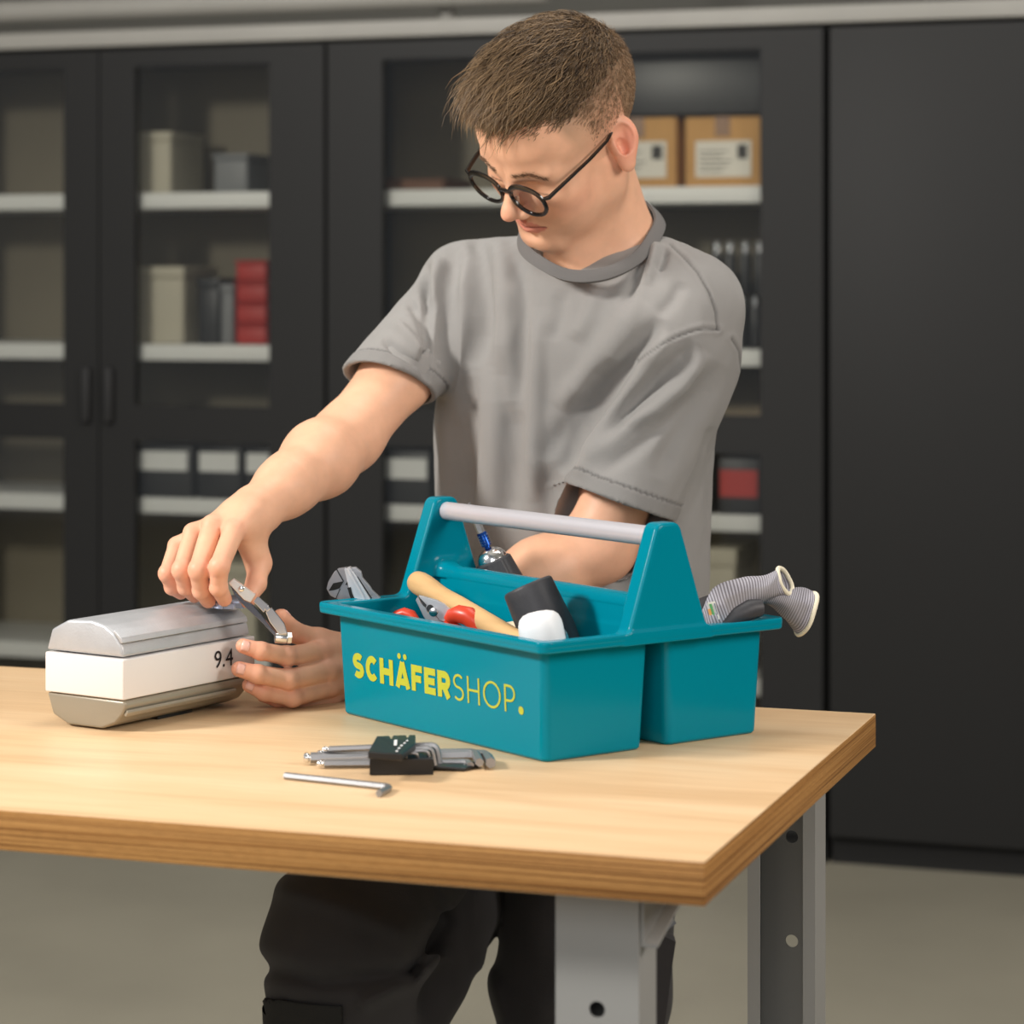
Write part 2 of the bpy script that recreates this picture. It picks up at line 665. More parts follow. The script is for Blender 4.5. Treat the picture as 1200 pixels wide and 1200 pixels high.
# low drawers with white labels
z3 = SHELVES[2]
YB = CF + 0.045
for k, (a, c, l) in enumerate(((230, 283, 'dark storage bin with white label, left of two low in the left cupboard'),
                               (286, 330, 'dark storage bin with white label beside the forearm in the left cupboard'))):
    case('storage_bin', 'bin', a, c, z3, 0.135, M_dark, l, 0.3, YB, lab=(0.52, 0.88, M_shelf), lid=False)
for a, c, l in ((150, 226, 'dark storage bin with white label at the left edge of the shelf'),):
    case('storage_bin', 'bin', a, c, z3, 0.135, M_dark, l, 0.3, YB, lab=(0.52, 0.88, M_shelf), lid=False)
case('storage_bin', 'bin', 449, 505, z3, 0.14, M_dark, 'dark storage bin with white label beside the grey t-shirt', 0.3, YB, lab=(0.46, 0.82, M_shelf), lid=False)
case('storage_bin', 'bin', 508, 566, z3, 0.14, M_dark, 'dark storage bin with white label behind the grey t-shirt', 0.3, YB, lab=(0.46, 0.82, M_shelf), lid=False)
case('storage_bin', 'bin', 840, 892, z3, 0.14, M_dark, 'dark storage bin with a red label at the right', 0.3, YB, lab=(0.3, 0.76, M_red), lid=False)
case('storage_bin', 'bin', 770, 836, z3, 0.14, M_dark, 'dark storage bin behind the man left of the red labelled bin', 0.3, YB, lab=(0.46, 0.82, M_shelf), lid=False)
z4 = SHELVES[3]
case('pale_canister', 'canister', 826, 862, z4, 0.3, M_beige, 'pale canister on the low shelf seen above the gloves', 0.2)
case('beige_carton', 'box', 232, 300, z4, 0.22, M_beige, 'beige box on the low shelf of the left cupboard', 0.2)
# dark tins with metal caps behind the shoulder, second shelf
M_chrome = mat('chrome', (0.82, 0.82, 0.83, 1), 0.18, 1.0)
M_steel = mat('satin_steel', (0.62, 0.62, 0.63, 1), 0.32, 1.0, var=(80, 0.06))
for i, (px, lev) in enumerate(((832, 0), (848, 0), (864, 0), (880, 0), (834, 1), (850, 1), (868, 1), (885, 1))):
    x = wall_x(px, YS)
    z = zs2 + lev * 0.13
    t = thing('dark_tin', 'dark tin with metal cap behind the shoulder, %s of the %s row' % (('leftmost', 'second from left', 'third from left', 'rightmost')[i % 4], 'lower' if lev == 0 else 'upper'), 'tin', (x, YS + 0.05, z), group='dark tins in %s row' % ('lower' if lev == 0 else 'upper'))
    B().lathe([(0.014, 0), (0.0155, 0.004), (0.0155, 0.09), (0.012, 0.1)], (0, 0, 0), (0, 0, 1), 16).build('can', M_dark, t)
    B().lathe([(0.011, 0.1), (0.011, 0.124), (0.006, 0.129)], (0, 0, 0), (0, 0, 1), 14).build('cap', M_chrome, t)
case('dark_tray', 'tray', 745, 825, zs2, 0.2, M_dark, 'dark tray on the second shelf behind the man', 0.25)
case('brown_carton', 'box', 452, 520, zb, 0.03, mat('brown_board', lin(112, 78, 58), 0.7), 'flat brown box on the top shelf left of the hair', 0.22)

# ------------------------------------------------------------------ workbench


def ply_mat(edge):
    m = bpy.data.materials.new('plywood_edge' if edge else 'plywood_face')
    m.use_nodes = True
    nt = m.node_tree
    b = nt.nodes['Principled BSDF']
    b.inputs['Roughness'].default_value = 0.42
    b.inputs['Specular IOR Level'].default_value = 0.35
    tc = nt.nodes.new('ShaderNodeTexCoord')

    def noise(scale, vec, detail=5, dist=0.0):
        mp = nt.nodes.new('ShaderNodeMapping')
        mp.inputs['Scale'].default_value = vec
        n = nt.nodes.new('ShaderNodeTexNoise')
        n.inputs['Scale'].default_value = scale
        n.inputs['Detail'].default_value = detail
        n.inputs['Distortion'].default_value = dist
        nt.links.new(tc.outputs['Object'], mp.inputs[0])
        nt.links.new(mp.outputs[0], n.inputs['Vector'])
        return n.outputs[0]

    def ramp(src, stops):
        r = nt.nodes.new('ShaderNodeValToRGB')
        e = r.color_ramp.elements
        while len(e) < len(stops):
            e.new(0.5)
        for k, (p, c) in enumerate(stops):
            e[k].position = p
            e[k].color = c
        nt.links.new(src, r.inputs[0])
        return r.outputs[0]

    def mixm(a, bb, fac, mode='MULTIPLY'):
        x = nt.nodes.new('ShaderNodeMix')
        x.data_type = 'RGBA'
        x.blend_type = mode
        x.inputs[0].default_value = fac
        nt.links.new(a, x.inputs[6])
        nt.links.new(bb, x.inputs[7])
        return x.outputs[2]
    if edge:
        c = ramp(noise(1, (0.9, 0.9, 400), 3, 0.2), [(0.36, lin(104, 64, 28)), (0.45, lin(166, 116, 62)), (0.54, lin(196, 146, 86)), (0.64, lin(136, 90, 44))])
        g = ramp(noise(1, (70, 70, 900), 3), [(0.3, (0.72, 0.7, 0.68, 1)), (0.6, (1, 1, 1, 1))])
        c = mixm(c, g, 0.7)
    else:
        c = ramp(noise(1, (1.6, 16, 16), 6, 0.7), [(0.32, lin(220, 183, 140)), (0.48, lin(231, 196, 154)), (0.66, lin(236, 204, 164))])
        g = ramp(noise(1, (12, 420, 420), 3), [(0.35, (0.86, 0.84, 0.8, 1)), (0.6, (1, 1, 1, 1))])
        c = mixm(c, g, 0.5)
        g2 = ramp(noise(1, (3, 60, 60), 3, 1.5), [(0.3, (0.94, 0.90, 0.86, 1)), (0.45, (1, 1, 1, 1))])
        c = mixm(c, g2, 0.6)
    nt.links.new(c, b.inputs['Base Color'])
    bp = nt.nodes.new('ShaderNodeBump')
    bp.inputs['Strength'].default_value = 0.25 if edge else 0.06
    bp.inputs['Distance'].default_value = 0.0006
    nt.links.new(noise(1, (20, 20, 700) if edge else (12, 420, 420), 3), bp.inputs['Height'])
    nt.links.new(bp.outputs[0], b.inputs['Normal'])
    return m


cr = c2w(at(826, 1010, 0.5 * F / 680))
TX1, TY0 = cr[0], cr[1]
TY1 = TY0 + 0.80
TH = 0.039
TX0 = TX1 - 2.0
bench = thing('workbench', 'plywood-topped workbench with light grey steel legs carrying the teal toolbox', 'workbench', ((TX0 + TX1) / 2, TY0 + 0.4, 0))
ox, oy = (TX0 + TX1) / 2, TY0 + 0.4
M_ply, M_plye = ply_mat(False), ply_mat(True)
b = B().box((-1, -0.4, TZ - TH), (1, 0.4, TZ), 0.0015)
top = b.build('worktop', M_ply, bench)
top.data.materials.append(M_plye)
for p in top.data.polygons:
    p.material_index = 0 if abs(p.normal.z) > 0.6 else 1
M_leg = mat('light_grey_steel', lin(152, 152, 150), 0.38, spec=0.4)
M_hole = M_seal


def holes_plate(b, x0, x1, y, z0, z1, holes, r, th=0.003):
    """plate in the xz plane at y (thickness th towards +y) with octagonal-ish holes through it"""
    bm = bmesh.new()
    zs = [z0]
    hz = sorted(holes)
    for z in hz:
        zs += [z - 2.2 * r, z + 2.2 * r]
    zs.append(z1)
    xc = (x0 + x1) / 2
    for i in range(len(zs) - 1):
        a, c = zs[i], zs[i + 1]
        if i % 2 == 0:
            b.box((x0, y, a), (x1, y + th, c))
        else:
            zc = (a + c) / 2
            n = 16
            ring = [(xc + r * math.cos(2 * math.pi * k / n), zc + r * math.sin(2 * math.pi * k / n)) for k in range(n)]
            outr = []
            for k in range(n):
                co, si = math.cos(2 * math.pi * k / n), math.sin(2 * math.pi * k / n)
                s = min((x1 - xc) / abs(co) if abs(co) > 1e-6 else 9, (c - zc) / abs(si) if abs(si) > 1e-6 else 9)
                outr.append((xc + s * co, zc + s * si))
            # corners need their own points: snap the two nearest to a corner
            for cxn, czn in ((x0, a), (x1, a), (x0, c), (x1, c)):
                kk = min(range(n), key=lambda k: (outr[k][0] - cxn) ** 2 + (outr[k][1] - czn) ** 2)
                outr[kk] = (cxn, czn)
            vs = [(p[0], y, p[1]) for p in ring] + [(p[0], y, p[1]) for p in outr] + [(p[0], y + th, p[1]) for p in ring] + [(p[0], y + th, p[1]) for p in outr]
            fs = []
            for k in range(n):
                q = (k + 1) % n
                fs += [(k, q, n + q, n + k), (2 * n + k, 3 * n + k, 3 * n + q, 2 * n + q), (k, 2 * n + k, 2 * n + q, q), (n + k, n + q, 3 * n + q, 3 * n + k)]
            b.add(vs, fs)
    bm.free()


LW, LD = 0.078, 0.058


def leg(xw, yw, closed_front, holes, dx):
    b = B()
    x0, x1 = xw - ox, xw - ox + LW
    y0 = yw - oy
    if closed_front:
        holes_plate(b, x0, x1, y0, 0.03, TZ - TH, holes, 0.0075)
    else:
        holes_plate(b, x0, x1, y0 + LD - 0.003, 0.03, TZ - TH, holes, 0.0075)
    b.box((x0, y0 + (0.003 if closed_front else 0), 0.03), (x0 + 0.003, y0 + LD - (0 if closed_front else 0.003), TZ - TH))
    b.box((x1 - 0.003, y0 + (0.003 if closed_front else 0), 0.03), (x1, y0 + LD - (0 if closed_front else 0.003), TZ - TH))
    yy = y0 + LD - 0.003 if closed_front else y0
    if closed_front:
        b.box((x0 + 0.014, yy, 0.03), (x1 - 0.014, yy + 0.003, TZ - TH))
    b.box((x0 + 0.003, yy, 0.03), (x0 + 0.014, yy + 0.003, TZ - TH)).box((x1 - 0.014, yy, 0.03), (x1 - 0.003, yy + 0.003, TZ - TH))
    o = b.build('leg', M_leg, bench)
    B().lathe([(0.028, 0), (0.03, 0.004), (0.03, 0.016), (0.012, 0.02), (0.012, 0.035)], (x0 + LW / 2, y0 + LD / 2, 0), (0, 0, 1), 20).build('foot', M_black, o)
    return o


LY0 = TY0 + 0.055
lx = wall_x(651, LY0)
hz1 = wall_z(698, 1183, LY0)
leg(lx, LY0, True, [hz1 - 0.3, hz1 - 0.15, hz1], 0)
LY1 = TY1 - 0.10
lx2 = wall_x(876, LY1)
hzb = wall_z(926, 1102, LY1 + LD)
hzb2 = wall_z(926, 980, LY1 + LD)
leg(lx2, LY1, False, [hzb - 0.4, hzb - 0.2, hzb, hzb2], 0)
leg(TX0 + 0.1, LY0, True, [hz1 - 0.3, hz1 - 0.15, hz1], 0)
leg(TX0 + 0.1, LY1, False, [hzb - 0.2, hzb], 0)
M_leg2 = M_leg
# gusset plate and its flange between front leg and underside, right frame
for lxx in (lx, TX0 + 0.1):
    gx = lxx + LW - ox
    gy = LY0 + LD - oy
    g = B()
    gy = LY0 - oy + 0.004
    poly = [(gy, TZ - TH), (gy + 0.21, TZ - TH), (gy, TZ - TH - 0.052)]
    g.add([(gx + 0.0006, y, z) for y, z in poly] + [(gx + 0.0036, y, z) for y, z in poly], [(0, 1, 2), (3, 5, 4), (0, 3, 4, 1), (1, 4, 5, 2), (2, 5, 3, 0)])
    y0, z0, y1, z1 = gy, TZ - TH - 0.052, gy + 0.21, TZ - TH
    g.add([(gx + 0.0006, y0, z0), (gx + 0.016, y0, z0), (gx + 0.016, y1, z1), (gx + 0.0006, y1, z1), (gx + 0.0006, y0, z0 - 0.003), (gx + 0.016, y0, z0 - 0.003), (gx + 0.016, y1, z1 - 0.003), (gx + 0.0006, y1, z1 - 0.003)],
          [(0, 1, 2, 3), (4, 7, 6, 5), (0, 4, 5, 1), (1, 5, 6, 2), (2, 6, 7, 3), (3, 7, 4, 0)])
    g.box((gx - LW, gy, TZ - TH - 0.03), (gx - 0.004, LY1 - oy, TZ - TH - 0.0005))
    g.build('gusset', M_leg, bench)
# ------------------------------------------------------------------ toolbox
BXC = (0.0378, 2.900)      # centre of its base in the camera-plan frame
BANG = math.atan2(0.8, -0.6)
bw = c2w((BXC[0], BXC[1], TZ))
toolbox = thing('toolbox', 'open teal plastic carry toolbox with yellow lettering and silver handle on the bench', 'toolbox', bw, BANG + YAW)
UL = np.array([math.cos(BANG), math.sin(BANG)])      # local +x (towards the far left end)
UY = np.array([-UL[1], UL[0]])                       # local +y (towards the camera side)


def tbp(px, py, yl):
    """toolbox-local point seen at a pixel on the local plane y = yl"""
    k = (px - 600) / F
    # (x,Y): x = k*Y ; ((x-cx),(Y-cy)) . UY = yl
    Y = (yl + BXC[0] * UY[0] + BXC[1] * UY[1]) / (k * UY[0] + UY[1])
    x = k * Y
    xl = (x - BXC[0]) * UL[0] + (Y - BXC[1]) * UL[1]
    return (xl, yl, CZ + (HZ - py) / F * Y - TZ)


M_teal = mat('teal_plastic', lin(0, 127, 148), 0.2, spec=0.12)
RZ = 0.128


def f_box(P):
    x, y, z = P[:, 0], P[:, 1], P[:, 2]
    g = 0.0055 * z / RZ
    R = np.float32(0.010)
    yb = np.abs(y) - 0.0825
    out = rbox2(x, yb, 0.1925 + g, 0.066 + g, R)
    inn = rbox2(x, yb, 0.1895 + g, 0.063 + g, R - 0.003)
    out = smax(out, -z, 0.005)
    out = np.maximum(out, z - RZ + 0.002)
    fl = rbox2(x, y, 0.2160, 0.1700, 0.012)
    fl = smax(fl, np.abs(z - (RZ - 0.0058)) - 0.0058, 0.003)
    rim_lip = smax(np.abs(rbox2(x, y, 0.2145, 0.1685, 0.012)) - 0.0018, np.abs(z - (RZ - 0.002)) - 0.003, 0.002)
    body = np.minimum(out, fl)
    body = smin(body, rim_lip, 0.002)
    # divider hump and posts
    ax = np.abs(x)
    hw = 0.0118 + np.clip(0.163 - z, 0, 1) * 0.075
    hump = smax(np.abs(y) - hw, z - 0.163, 0.012)
    hump = smax(hump, ax - 0.212, 0.004)
    hump = np.maximum(hump, 0.1185 - z)
    pw = 0.0155 + np.clip(0.243 - z, 0, 1) * 0.345
    post = smax((np.abs(y) - pw) * 0.94, z - 0.243, 0.008)
    post = smax(post, np.abs(ax - 0.2045) - 0.0115, 0.005)
    post = np.maximum(post, 0.118 - z)
    up = smin(hump, post, 0.006 + 0.028 * np.clip((0.212 - ax) / 0.05, 0, 1) ** 2 * (3 - 2 * np.clip((0.212 - ax) / 0.05, 0, 1)))
    up = np.maximum(up, 0.1185 - z)
    up = np.maximum(up, rbox2(x, y, 0.2160, 0.1700, 0.012))
    body = smin(body, up, 0.006)
    inn = np.maximum(inn, 0.003 - z)
    inn = np.maximum(inn, z - RZ - 0.02)
    inner = np.maximum(inn, -(np.maximum(up, 0.10 - z) ))
    inner = inn
    # keep the hump/posts where they overlap the bins only above the inner walls
    body = smax(body, -inner, 0.003)
    # slot between the two bins, open below
    slot = np.maximum(np.abs(y) - 0.006, z - 0.112)
    slot = np.maximum(slot, -1 + z * 0)
    # hollow rear of the end posts
    return body


box_o = sdf_obj('body', f_box, (-0.226, -0.180, -0.004), (0.226, 0.180, 0.252), 0.0017, M_teal, toolbox)
M_alu = mat('anodised_tube', lin(205, 203, 210), 0.35, metal=0.35, bump=(400, 0.04))
B().lathe([(0.0108, 0), (0.0108, 0.388)], (-0.194, 0, 0.2265), (1, 0, 0), 40).build('handle', M_alu, toolbox)

# lettering in strokes
def arc(cx, cy, rx, ry, a0, a1, n=14):
    return [(cx + rx * math.cos(math.radians(a0 + (a1 - a0) * i / n)), cy + ry * math.sin(math.radians(a0 + (a1 - a0) * i / n))) for i in range(n + 1)]


def glyph(ch, t, w):
    h = t / 2
    r = (1 - t) / 4
    L = []
    if ch == 'S':
        rx = w / 2 - h
        top = arc(w / 2, 1 - h - r, rx, r, 35, 270, 14)
        bot = arc(w / 2, h + r, rx, r, 90, -145, 14)
        L.append(top + bot[1:])
    elif ch == 'C':
        L.append(arc(w / 2 + 0.02, 0.5, w / 2 - h + 0.02, 0.5 - h, 42, 318, 26))
    elif ch == 'O':
        L.append(arc(w / 2, 0.5, w / 2 - h, 0.5 - h, 0, 360, 36))
    elif ch == 'H':
        L += [[(h, 0), (h, 1)], [(w - h, 0), (w - h, 1)], [(h, 0.5), (w - h, 0.5)]]
    elif ch == 'A':
        L += [[(h * 1.02, 0), (w / 2, 1.0)], [(w - h * 1.02, 0), (w / 2, 1.0)], [(w * 0.2, 0.24), (w * 0.8, 0.24)]]
    elif ch == 'F':
        L += [[(h, 0), (h, 1)], [(h, 1 - h), (w, 1 - h)], [(h, 0.48), (w * 0.9, 0.48)]]
    elif ch == 'E':
        L += [[(h, 0), (h, 1)], [(h, 1 - h), (w, 1 - h)], [(h, 0.5), (w * 0.93, 0.5)], [(h, h), (w, h)]]
    elif ch in 'RP':
        rr = (1 - 0.42 - h) / 2 if ch == 'R' else 0.27
        yb = 1 - h - 2 * rr
        L += [[(h, 0), (h, 1)], [(h, 1 - h), (w - h - rr, 1 - h)] + arc(w - h - rr, 1 - h - rr, rr, rr, 90, -90, 12)[1:] + [(h, yb)]]
        if ch == 'R':
            L += [[(w * 0.5, yb), (w - h * 0.9, 0)]]
    return L


def stroke_mesh(b, L, t, fn):
    for k, pl in enumerate(L):
        n = len(pl)
        closed = (abs(pl[0][0] - pl[-1][0]) + abs(pl[0][1] - pl[-1][1])) < 1e-6 and n > 3
        A, C = [], []
        for i, p in enumerate(pl):
            a = pl[i - 1] if i else (pl[-2] if closed else p)
            c = pl[i + 1] if i < n - 1 else (pl[1] if closed else p)
            tx, ty = c[0] - a[0], c[1] - a[1]
            q = math.hypot(tx, ty)
            nx, ny = -ty / q * t / 2, tx / q * t / 2
            A.append((p[0] + nx, p[1] + ny))
            C.append((p[0] - nx, p[1] - ny))
        vs = [fn(*q, k) for q in A] + [fn(*q, k) for q in C]
        b.add(vs, [(i, i + 1, n + i + 1, n + i) for i in range(n - 1)])


M_yellow = mat('yellow_print', lin(180, 186, 56), 0.4)
capH = 0.0292
zb0 = 0.0455


def face_pt(x, y, k=0, base=None):
    # x in metres from the text start (towards the right end), y up
    z = zb0 + y
    return (0.1655 - x, 0.0825 + 0.066 + 0.0055 * z / RZ + 0.0006 + 0.00006 * k, z)


pos = 0.0
grp = B()
grp2 = B()
wide = [('S', 0.76), ('C', 0.82), ('H', 0.90), ('A', 0.98), ('F', 0.70), ('E', 0.72), ('R', 0.80)]
adv_tot = sum(w for _, w in wide) + 0.13 * 6
S1 = 0.194 / (adv_tot * capH)
for ch, w in wide:
    stroke_mesh(grp, glyph(ch, 0.265, w), 0.265, lambda x, y, k, p=pos: face_pt(p + x * capH * S1, y * capH, k))
    if ch == 'A':
        for cx in (0.30, 0.68):
            n = 16
            ci = [(cx + 0.115 * math.cos(2 * math.pi * i / n), 1.22 + 0.115 * math.sin(2 * math.pi * i / n)) for i in range(n)]
            grp.add([face_pt(pos + x * capH * S1, y * capH, 0) for x, y in ci], [tuple(range(n))])
    pos += (w + (0.13 if ch != 'A' else 0.09)) * capH * S1
grp.build('bold_lettering', M_yellow, toolbox)
pos = 0.1985
thin = [('S', 0.60), ('H', 0.70), ('O', 0.98), ('P', 0.60)]
S2 = 0.112 / ((sum(w for _, w in thin) + 0.2 * 3) * capH)
for ch, w in thin:
    stroke_mesh(grp2, glyph(ch, 0.09, w), 0.09, lambda x, y, k, p=pos: face_pt(p + x * capH * S2, y * capH, k))
    pos += (w + 0.2) * capH * S2
n = 18
pos += -0.000
grp2.add([face_pt(pos + 0.003 + 0.0045 * math.cos(2 * math.pi * i / n), 0.0045 + 0.0045 * math.sin(2 * math.pi * i / n)) for i in range(n)], [tuple(range(n))])
grp2.build('thin_lettering', M_yellow, toolbox)
# ------------------------------------------------------------------ the man
HS = 1.033
HO = np.array([0.0656, 3.16, 1.5398], np.float32)
HR = np.array([[-0.7325, 0.6279, 0.2629], [-0.6349, -0.4909, -0.5967], [-0.2456, -0.6039, 0.7582]], np.float32)   # rows: local x (his right), y (forward), z (up)


def h2c(p):
    return HO + HS * (np.asarray(p, np.float32) @ HR)


def c2h(P):
    return ((P - HO) @ HR.T) / HS


def sphere(P, c, r):
    q = P - np.asarray(c, np.float32)
    return np.sqrt((q * q).sum(1)) - r


def f_head(Q):
    """Q in head-local metres"""
    S = Q.copy()
    S[:, 0] = np.abs(S[:, 0])          # symmetric
    d = ellip(Q, (0, -0.012, 0.052), (0.077, 0.100, 0.090))
    d = smin(d, ellip(Q, (0, 0.049, 0.046), (0.066, 0.058, 0.056)), 0.03)
    d = smin(d, ellip(Q, (0, 0.030, -0.028), (0.058, 0.060, 0.075)), 0.03)
    d = smin(d, capsule(S, (0.050, 0.004, -0.050), (0.020, 0.074, -0.094), 0.017, 0.014), 0.03)
    d = smin(d, capsule(S, (0.056, 0.000, -0.020), (0.050, 0.004, -0.055), 0.013, 0.016), 0.025)
    d = smin(d, ellip(Q, (0, 0.080, -0.094), (0.021, 0.017, 0.017)), 0.022)
    d = smin(d, ellip(Q, (0, 0.070, -0.060), (0.033, 0.026, 0.032)), 0.018)
    d = smin(d, ellip(S, (0.042, 0.064, -0.019), (0.024, 0.024, 0.020)), 0.03)
    d = smin(d, ellip(S, (0.036, 0.052, -0.050), (0.022, 0.026, 0.030)), 0.025)
    d = smin(d, capsule(S, (0.048, 0.080, 0.019), (0.012, 0.095, 0.016), 0.008, 0.009), 0.018)
    # eye sockets and lids
    d = smax(d, -ellip(S, (0.032, 0.1015, -0.001), (0.018, 0.012, 0.010)), 0.010)
    d = smin(d, ellip(S, (0.032, 0.0795, -0.003), (0.0155, 0.0115, 0.0115)), 0.005)
    d = smax(d, -ellip(S, (0.032, 0.0912, 0.0035), (0.014, 0.0020, 0.0012)), 0.003)
    d = smin(d, capsule(S, (0.019, 0.088, -0.0095), (0.045, 0.084, -0.0085), 0.0016, 0.0016), 0.003)
    # nose
    d = smin(d, capsule(Q, (0, 0.093, 0.012), (0, 0.113, -0.024), 0.0068, 0.0082), 0.012)
    d = smin(d, ellip(Q, (0, 0.1165, -0.0320), (0.0104, 0.0112, 0.0092)), 0.009)
    d = smin(d, ellip(S, (0.0120, 0.1035, -0.0360), (0.0078, 0.0115, 0.0074)), 0.006)
    d = smax(d, -ellip(S, (0.0062, 0.1080, -0.0440), (0.0034, 0.0060, 0.0038)), 0.003)
    # mouth
    d = smin(d, capsule(S, (0.021, 0.087, -0.0625), (0.004, 0.0965, -0.0595), 0.0035, 0.0050), 0.006)
    d = smin(d, capsule(S, (0.019, 0.086, -0.0680), (0, 0.0950, -0.0705), 0.0035, 0.0062), 0.006)
    d = smax(d, -capsule(S, (0.0245, 0.0905, -0.0648), (0, 0.1025, -0.0650), 0.0012, 0.0015), 0.0025)
    d = smax(d, -ellip(Q, (0, 0.101, -0.0805), (0.016, 0.007, 0.0045)), 0.008)
    d = smax(d, -capsule(Q, (0, 0.1035, -0.047), (0, 0.1010, -0.055), 0.0018, 0.0022), 0.004)
    # ears
    A = rotx(-0.22)
    E = (S - np.array((0.0800, -0.016, 0.003), np.float32)) @ A.T
    Z = roty(0.30)
    E = E @ Z.T @ rotz(-0.42).T
    ear = smin(ellip(E, (0, -0.001, 0.007), (0.0085, 0.0190, 0.0250)), ellip(E, (0, 0.003, -0.014), (0.0075, 0.0130, 0.0180)), 0.008)
    ear = smax(ear, -ellip(E, (0.0090, 0.001, 0.006), (0.0085, 0.0135, 0.0190)), 0.002)
    ear = smin(ear, capsule(E, (0.0005, -0.008, 0.012), (0.001, -0.0075, -0.010), 0.0032, 0.0036), 0.004)
    ear = smax(ear, -ellip(E, (0.005, 0.004, -0.003), (0.0100, 0.0075, 0.011)), 0.002)
    ear = smin(ear, capsule(E, (-0.001, 0.0145, 0.001), (0.000, 0.0125, -0.008), 0.0036, 0.0036), 0.004)
    ear = smin(ear, ellip(E, (0.0, 0.004, -0.028), (0.0055, 0.0085, 0.0085)), 0.006)
    d = smin(d, ear, 0.005)
    return d


NB = at(716, 292, 3.265)        # base of the neck
SHL = at(804, 356, 3.215)       # left shoulder joint (right in the picture)
SHR = at(548, 338, 3.37)
ELL = at(702, 640, 3.19)
WRL = at(452, 768, 3.105)
ELR = at(408, 512, 3.20)
WRR = at(287, 608, 3.005)

NK1 = h2c((0.004, -0.022, -0.030))
FINGER = {}


def chain(P, pts, rs, k=0.004):
    d = None
    for i in range(len(pts) - 1):
        c = capsule(P, pts[i], pts[i + 1], rs[i], rs[i + 1])
        d = c if d is None else smin(d, c, k)
    return d


def A3(l):
    return [at(*p) for p in l]


# right hand (over the housing) : index, middle, ring, little, thumb
RH = {
    'i': (A3([(274, 622, 2.962), (257, 664, 2.925), (256, 688, 2.936), (263, 702, 2.956)]), (0.0125, 0.0112, 0.0100, 0.0088)),
    'm': (A3([(249, 616, 2.972), (233, 668, 2.935), (236, 692, 2.950), (244, 704, 2.970)]), (0.0125, 0.0115, 0.0100, 0.0088)),
    'r': (A3([(227, 625, 2.990), (213, 668, 2.955), (218, 688, 2.970), (228, 698, 2.990)]), (0.0120, 0.0108, 0.0095, 0.0085)),
    'l': (A3([(208, 640, 3.015), (196, 672, 2.985), (202, 688, 2.997), (212, 695, 3.015)]), (0.0110, 0.0095, 0.0088, 0.0078)),
    't': (A3([(298, 628, 3.020), (303, 660, 3.010), (300, 684, 2.992), (290, 703, 2.978)]), (0.0160, 0.0135, 0.0120, 0.0098)),
}
LH = {
    'i': (A3([(377, 764, 3.035), (336, 769, 2.990), (306, 763, 2.968), (285, 757, 2.962)]), (0.0130, 0.0112, 0.0102, 0.0086)),
    'm': (A3([(384, 786, 3.028), (338, 796, 2.982), (302, 790, 2.962), (280, 784, 2.957)]), (0.0130, 0.0115, 0.0105, 0.0090)),
    'r': (A3([(386, 804, 3.034), (343, 817, 2.992), (310, 811, 2.978), (292, 803, 2.976)]), (0.0125, 0.0110, 0.0098, 0.0084)),
    'l': (A3([(390, 815, 3.050), (352, 823, 3.020), (325, 820, 3.010), (308, 815, 3.008)]), (0.0110, 0.0092, 0.0086, 0.0076)),
    't': (A3([(402, 772, 3.060), (374, 752, 3.050), (345, 741, 3.030), (329, 724, 3.018)]), (0.0170, 0.0145, 0.0120, 0.0105)),
}


def f_hand(P, H, wr, k_palm=0.010):
    d = None
    # palm: metacarpals from wrist to each knuckle, blended
    for key in 'imrl':
        pts, rs = H[key]
        off = {'i': 0.010, 'm': 0.003, 'r': -0.004, 'l': -0.011}[key]
        acr = (H['i'][0][0] - H['l'][0][0])
        acr = acr / np.linalg.norm(acr)
        w = wr + acr * off
        mid = (pts[0] * 0.45 + w * 0.55)
        c = smin(capsule(P, w, mid, 0.0175, 0.0150), capsule(P, mid, pts[0], 0.0150, rs[0] * 1.02), 0.01)
        d = c if d is None else smin(d, c, k_palm)
    pts, rs = H['t']
    d = smin(d, capsule(P, wr * 0.75 + pts[0] * 0.25, pts[1], 0.019, rs[1] * 1.05), 0.012)
    d = smin(d, capsule(P, pts[1], H['i'][0][0] * 0.6 + wr * 0.4, 0.010, 0.012), 0.014)
    d = smin(d, chain(P, pts[1:], rs[1:], 0.004), 0.006)
    for key in 'imrl':
        pts, rs = H[key]
        f = chain(P, pts, rs, 0.003)
        # knuckle swelling
        f = smin(f, sphere(P, pts[1], rs[1] * 1.04), 0.004)
        f = smin(f, sphere(P, pts[2], rs[2] * 1.03), 0.003)
        d = smin(d, f, 0.0035)
    return d


def nail_frame(pts, back):
    a, b = pts[-2], pts[-1]
    t = (b - a) / np.linalg.norm(b - a)
    n = back - t * float(back @ t)
    n = n / np.linalg.norm(n)
    return b, t, n


def guard(P, lo, hi, fn):
    lo = np.asarray(lo, np.float32)
    hi = np.asarray(hi, np.float32)
    q = np.maximum(np.maximum(lo - P, P - hi), 0)
    dd = np.sqrt((q * q).sum(1))
    m = dd < 0.02
    out = dd + 0.02
    if m.any():
        out[m] = fn(P[m])
    return out


def bb(pts, pad):
    a = np.array(pts)
    return a.min(0) - pad, a.max(0) + pad


RHB = bb([p for v in RH.values() for p in v[0]] + [WRR], 0.035)
LHB = bb([p for v in LH.values() for p in v[0]] + [WRL], 0.035)


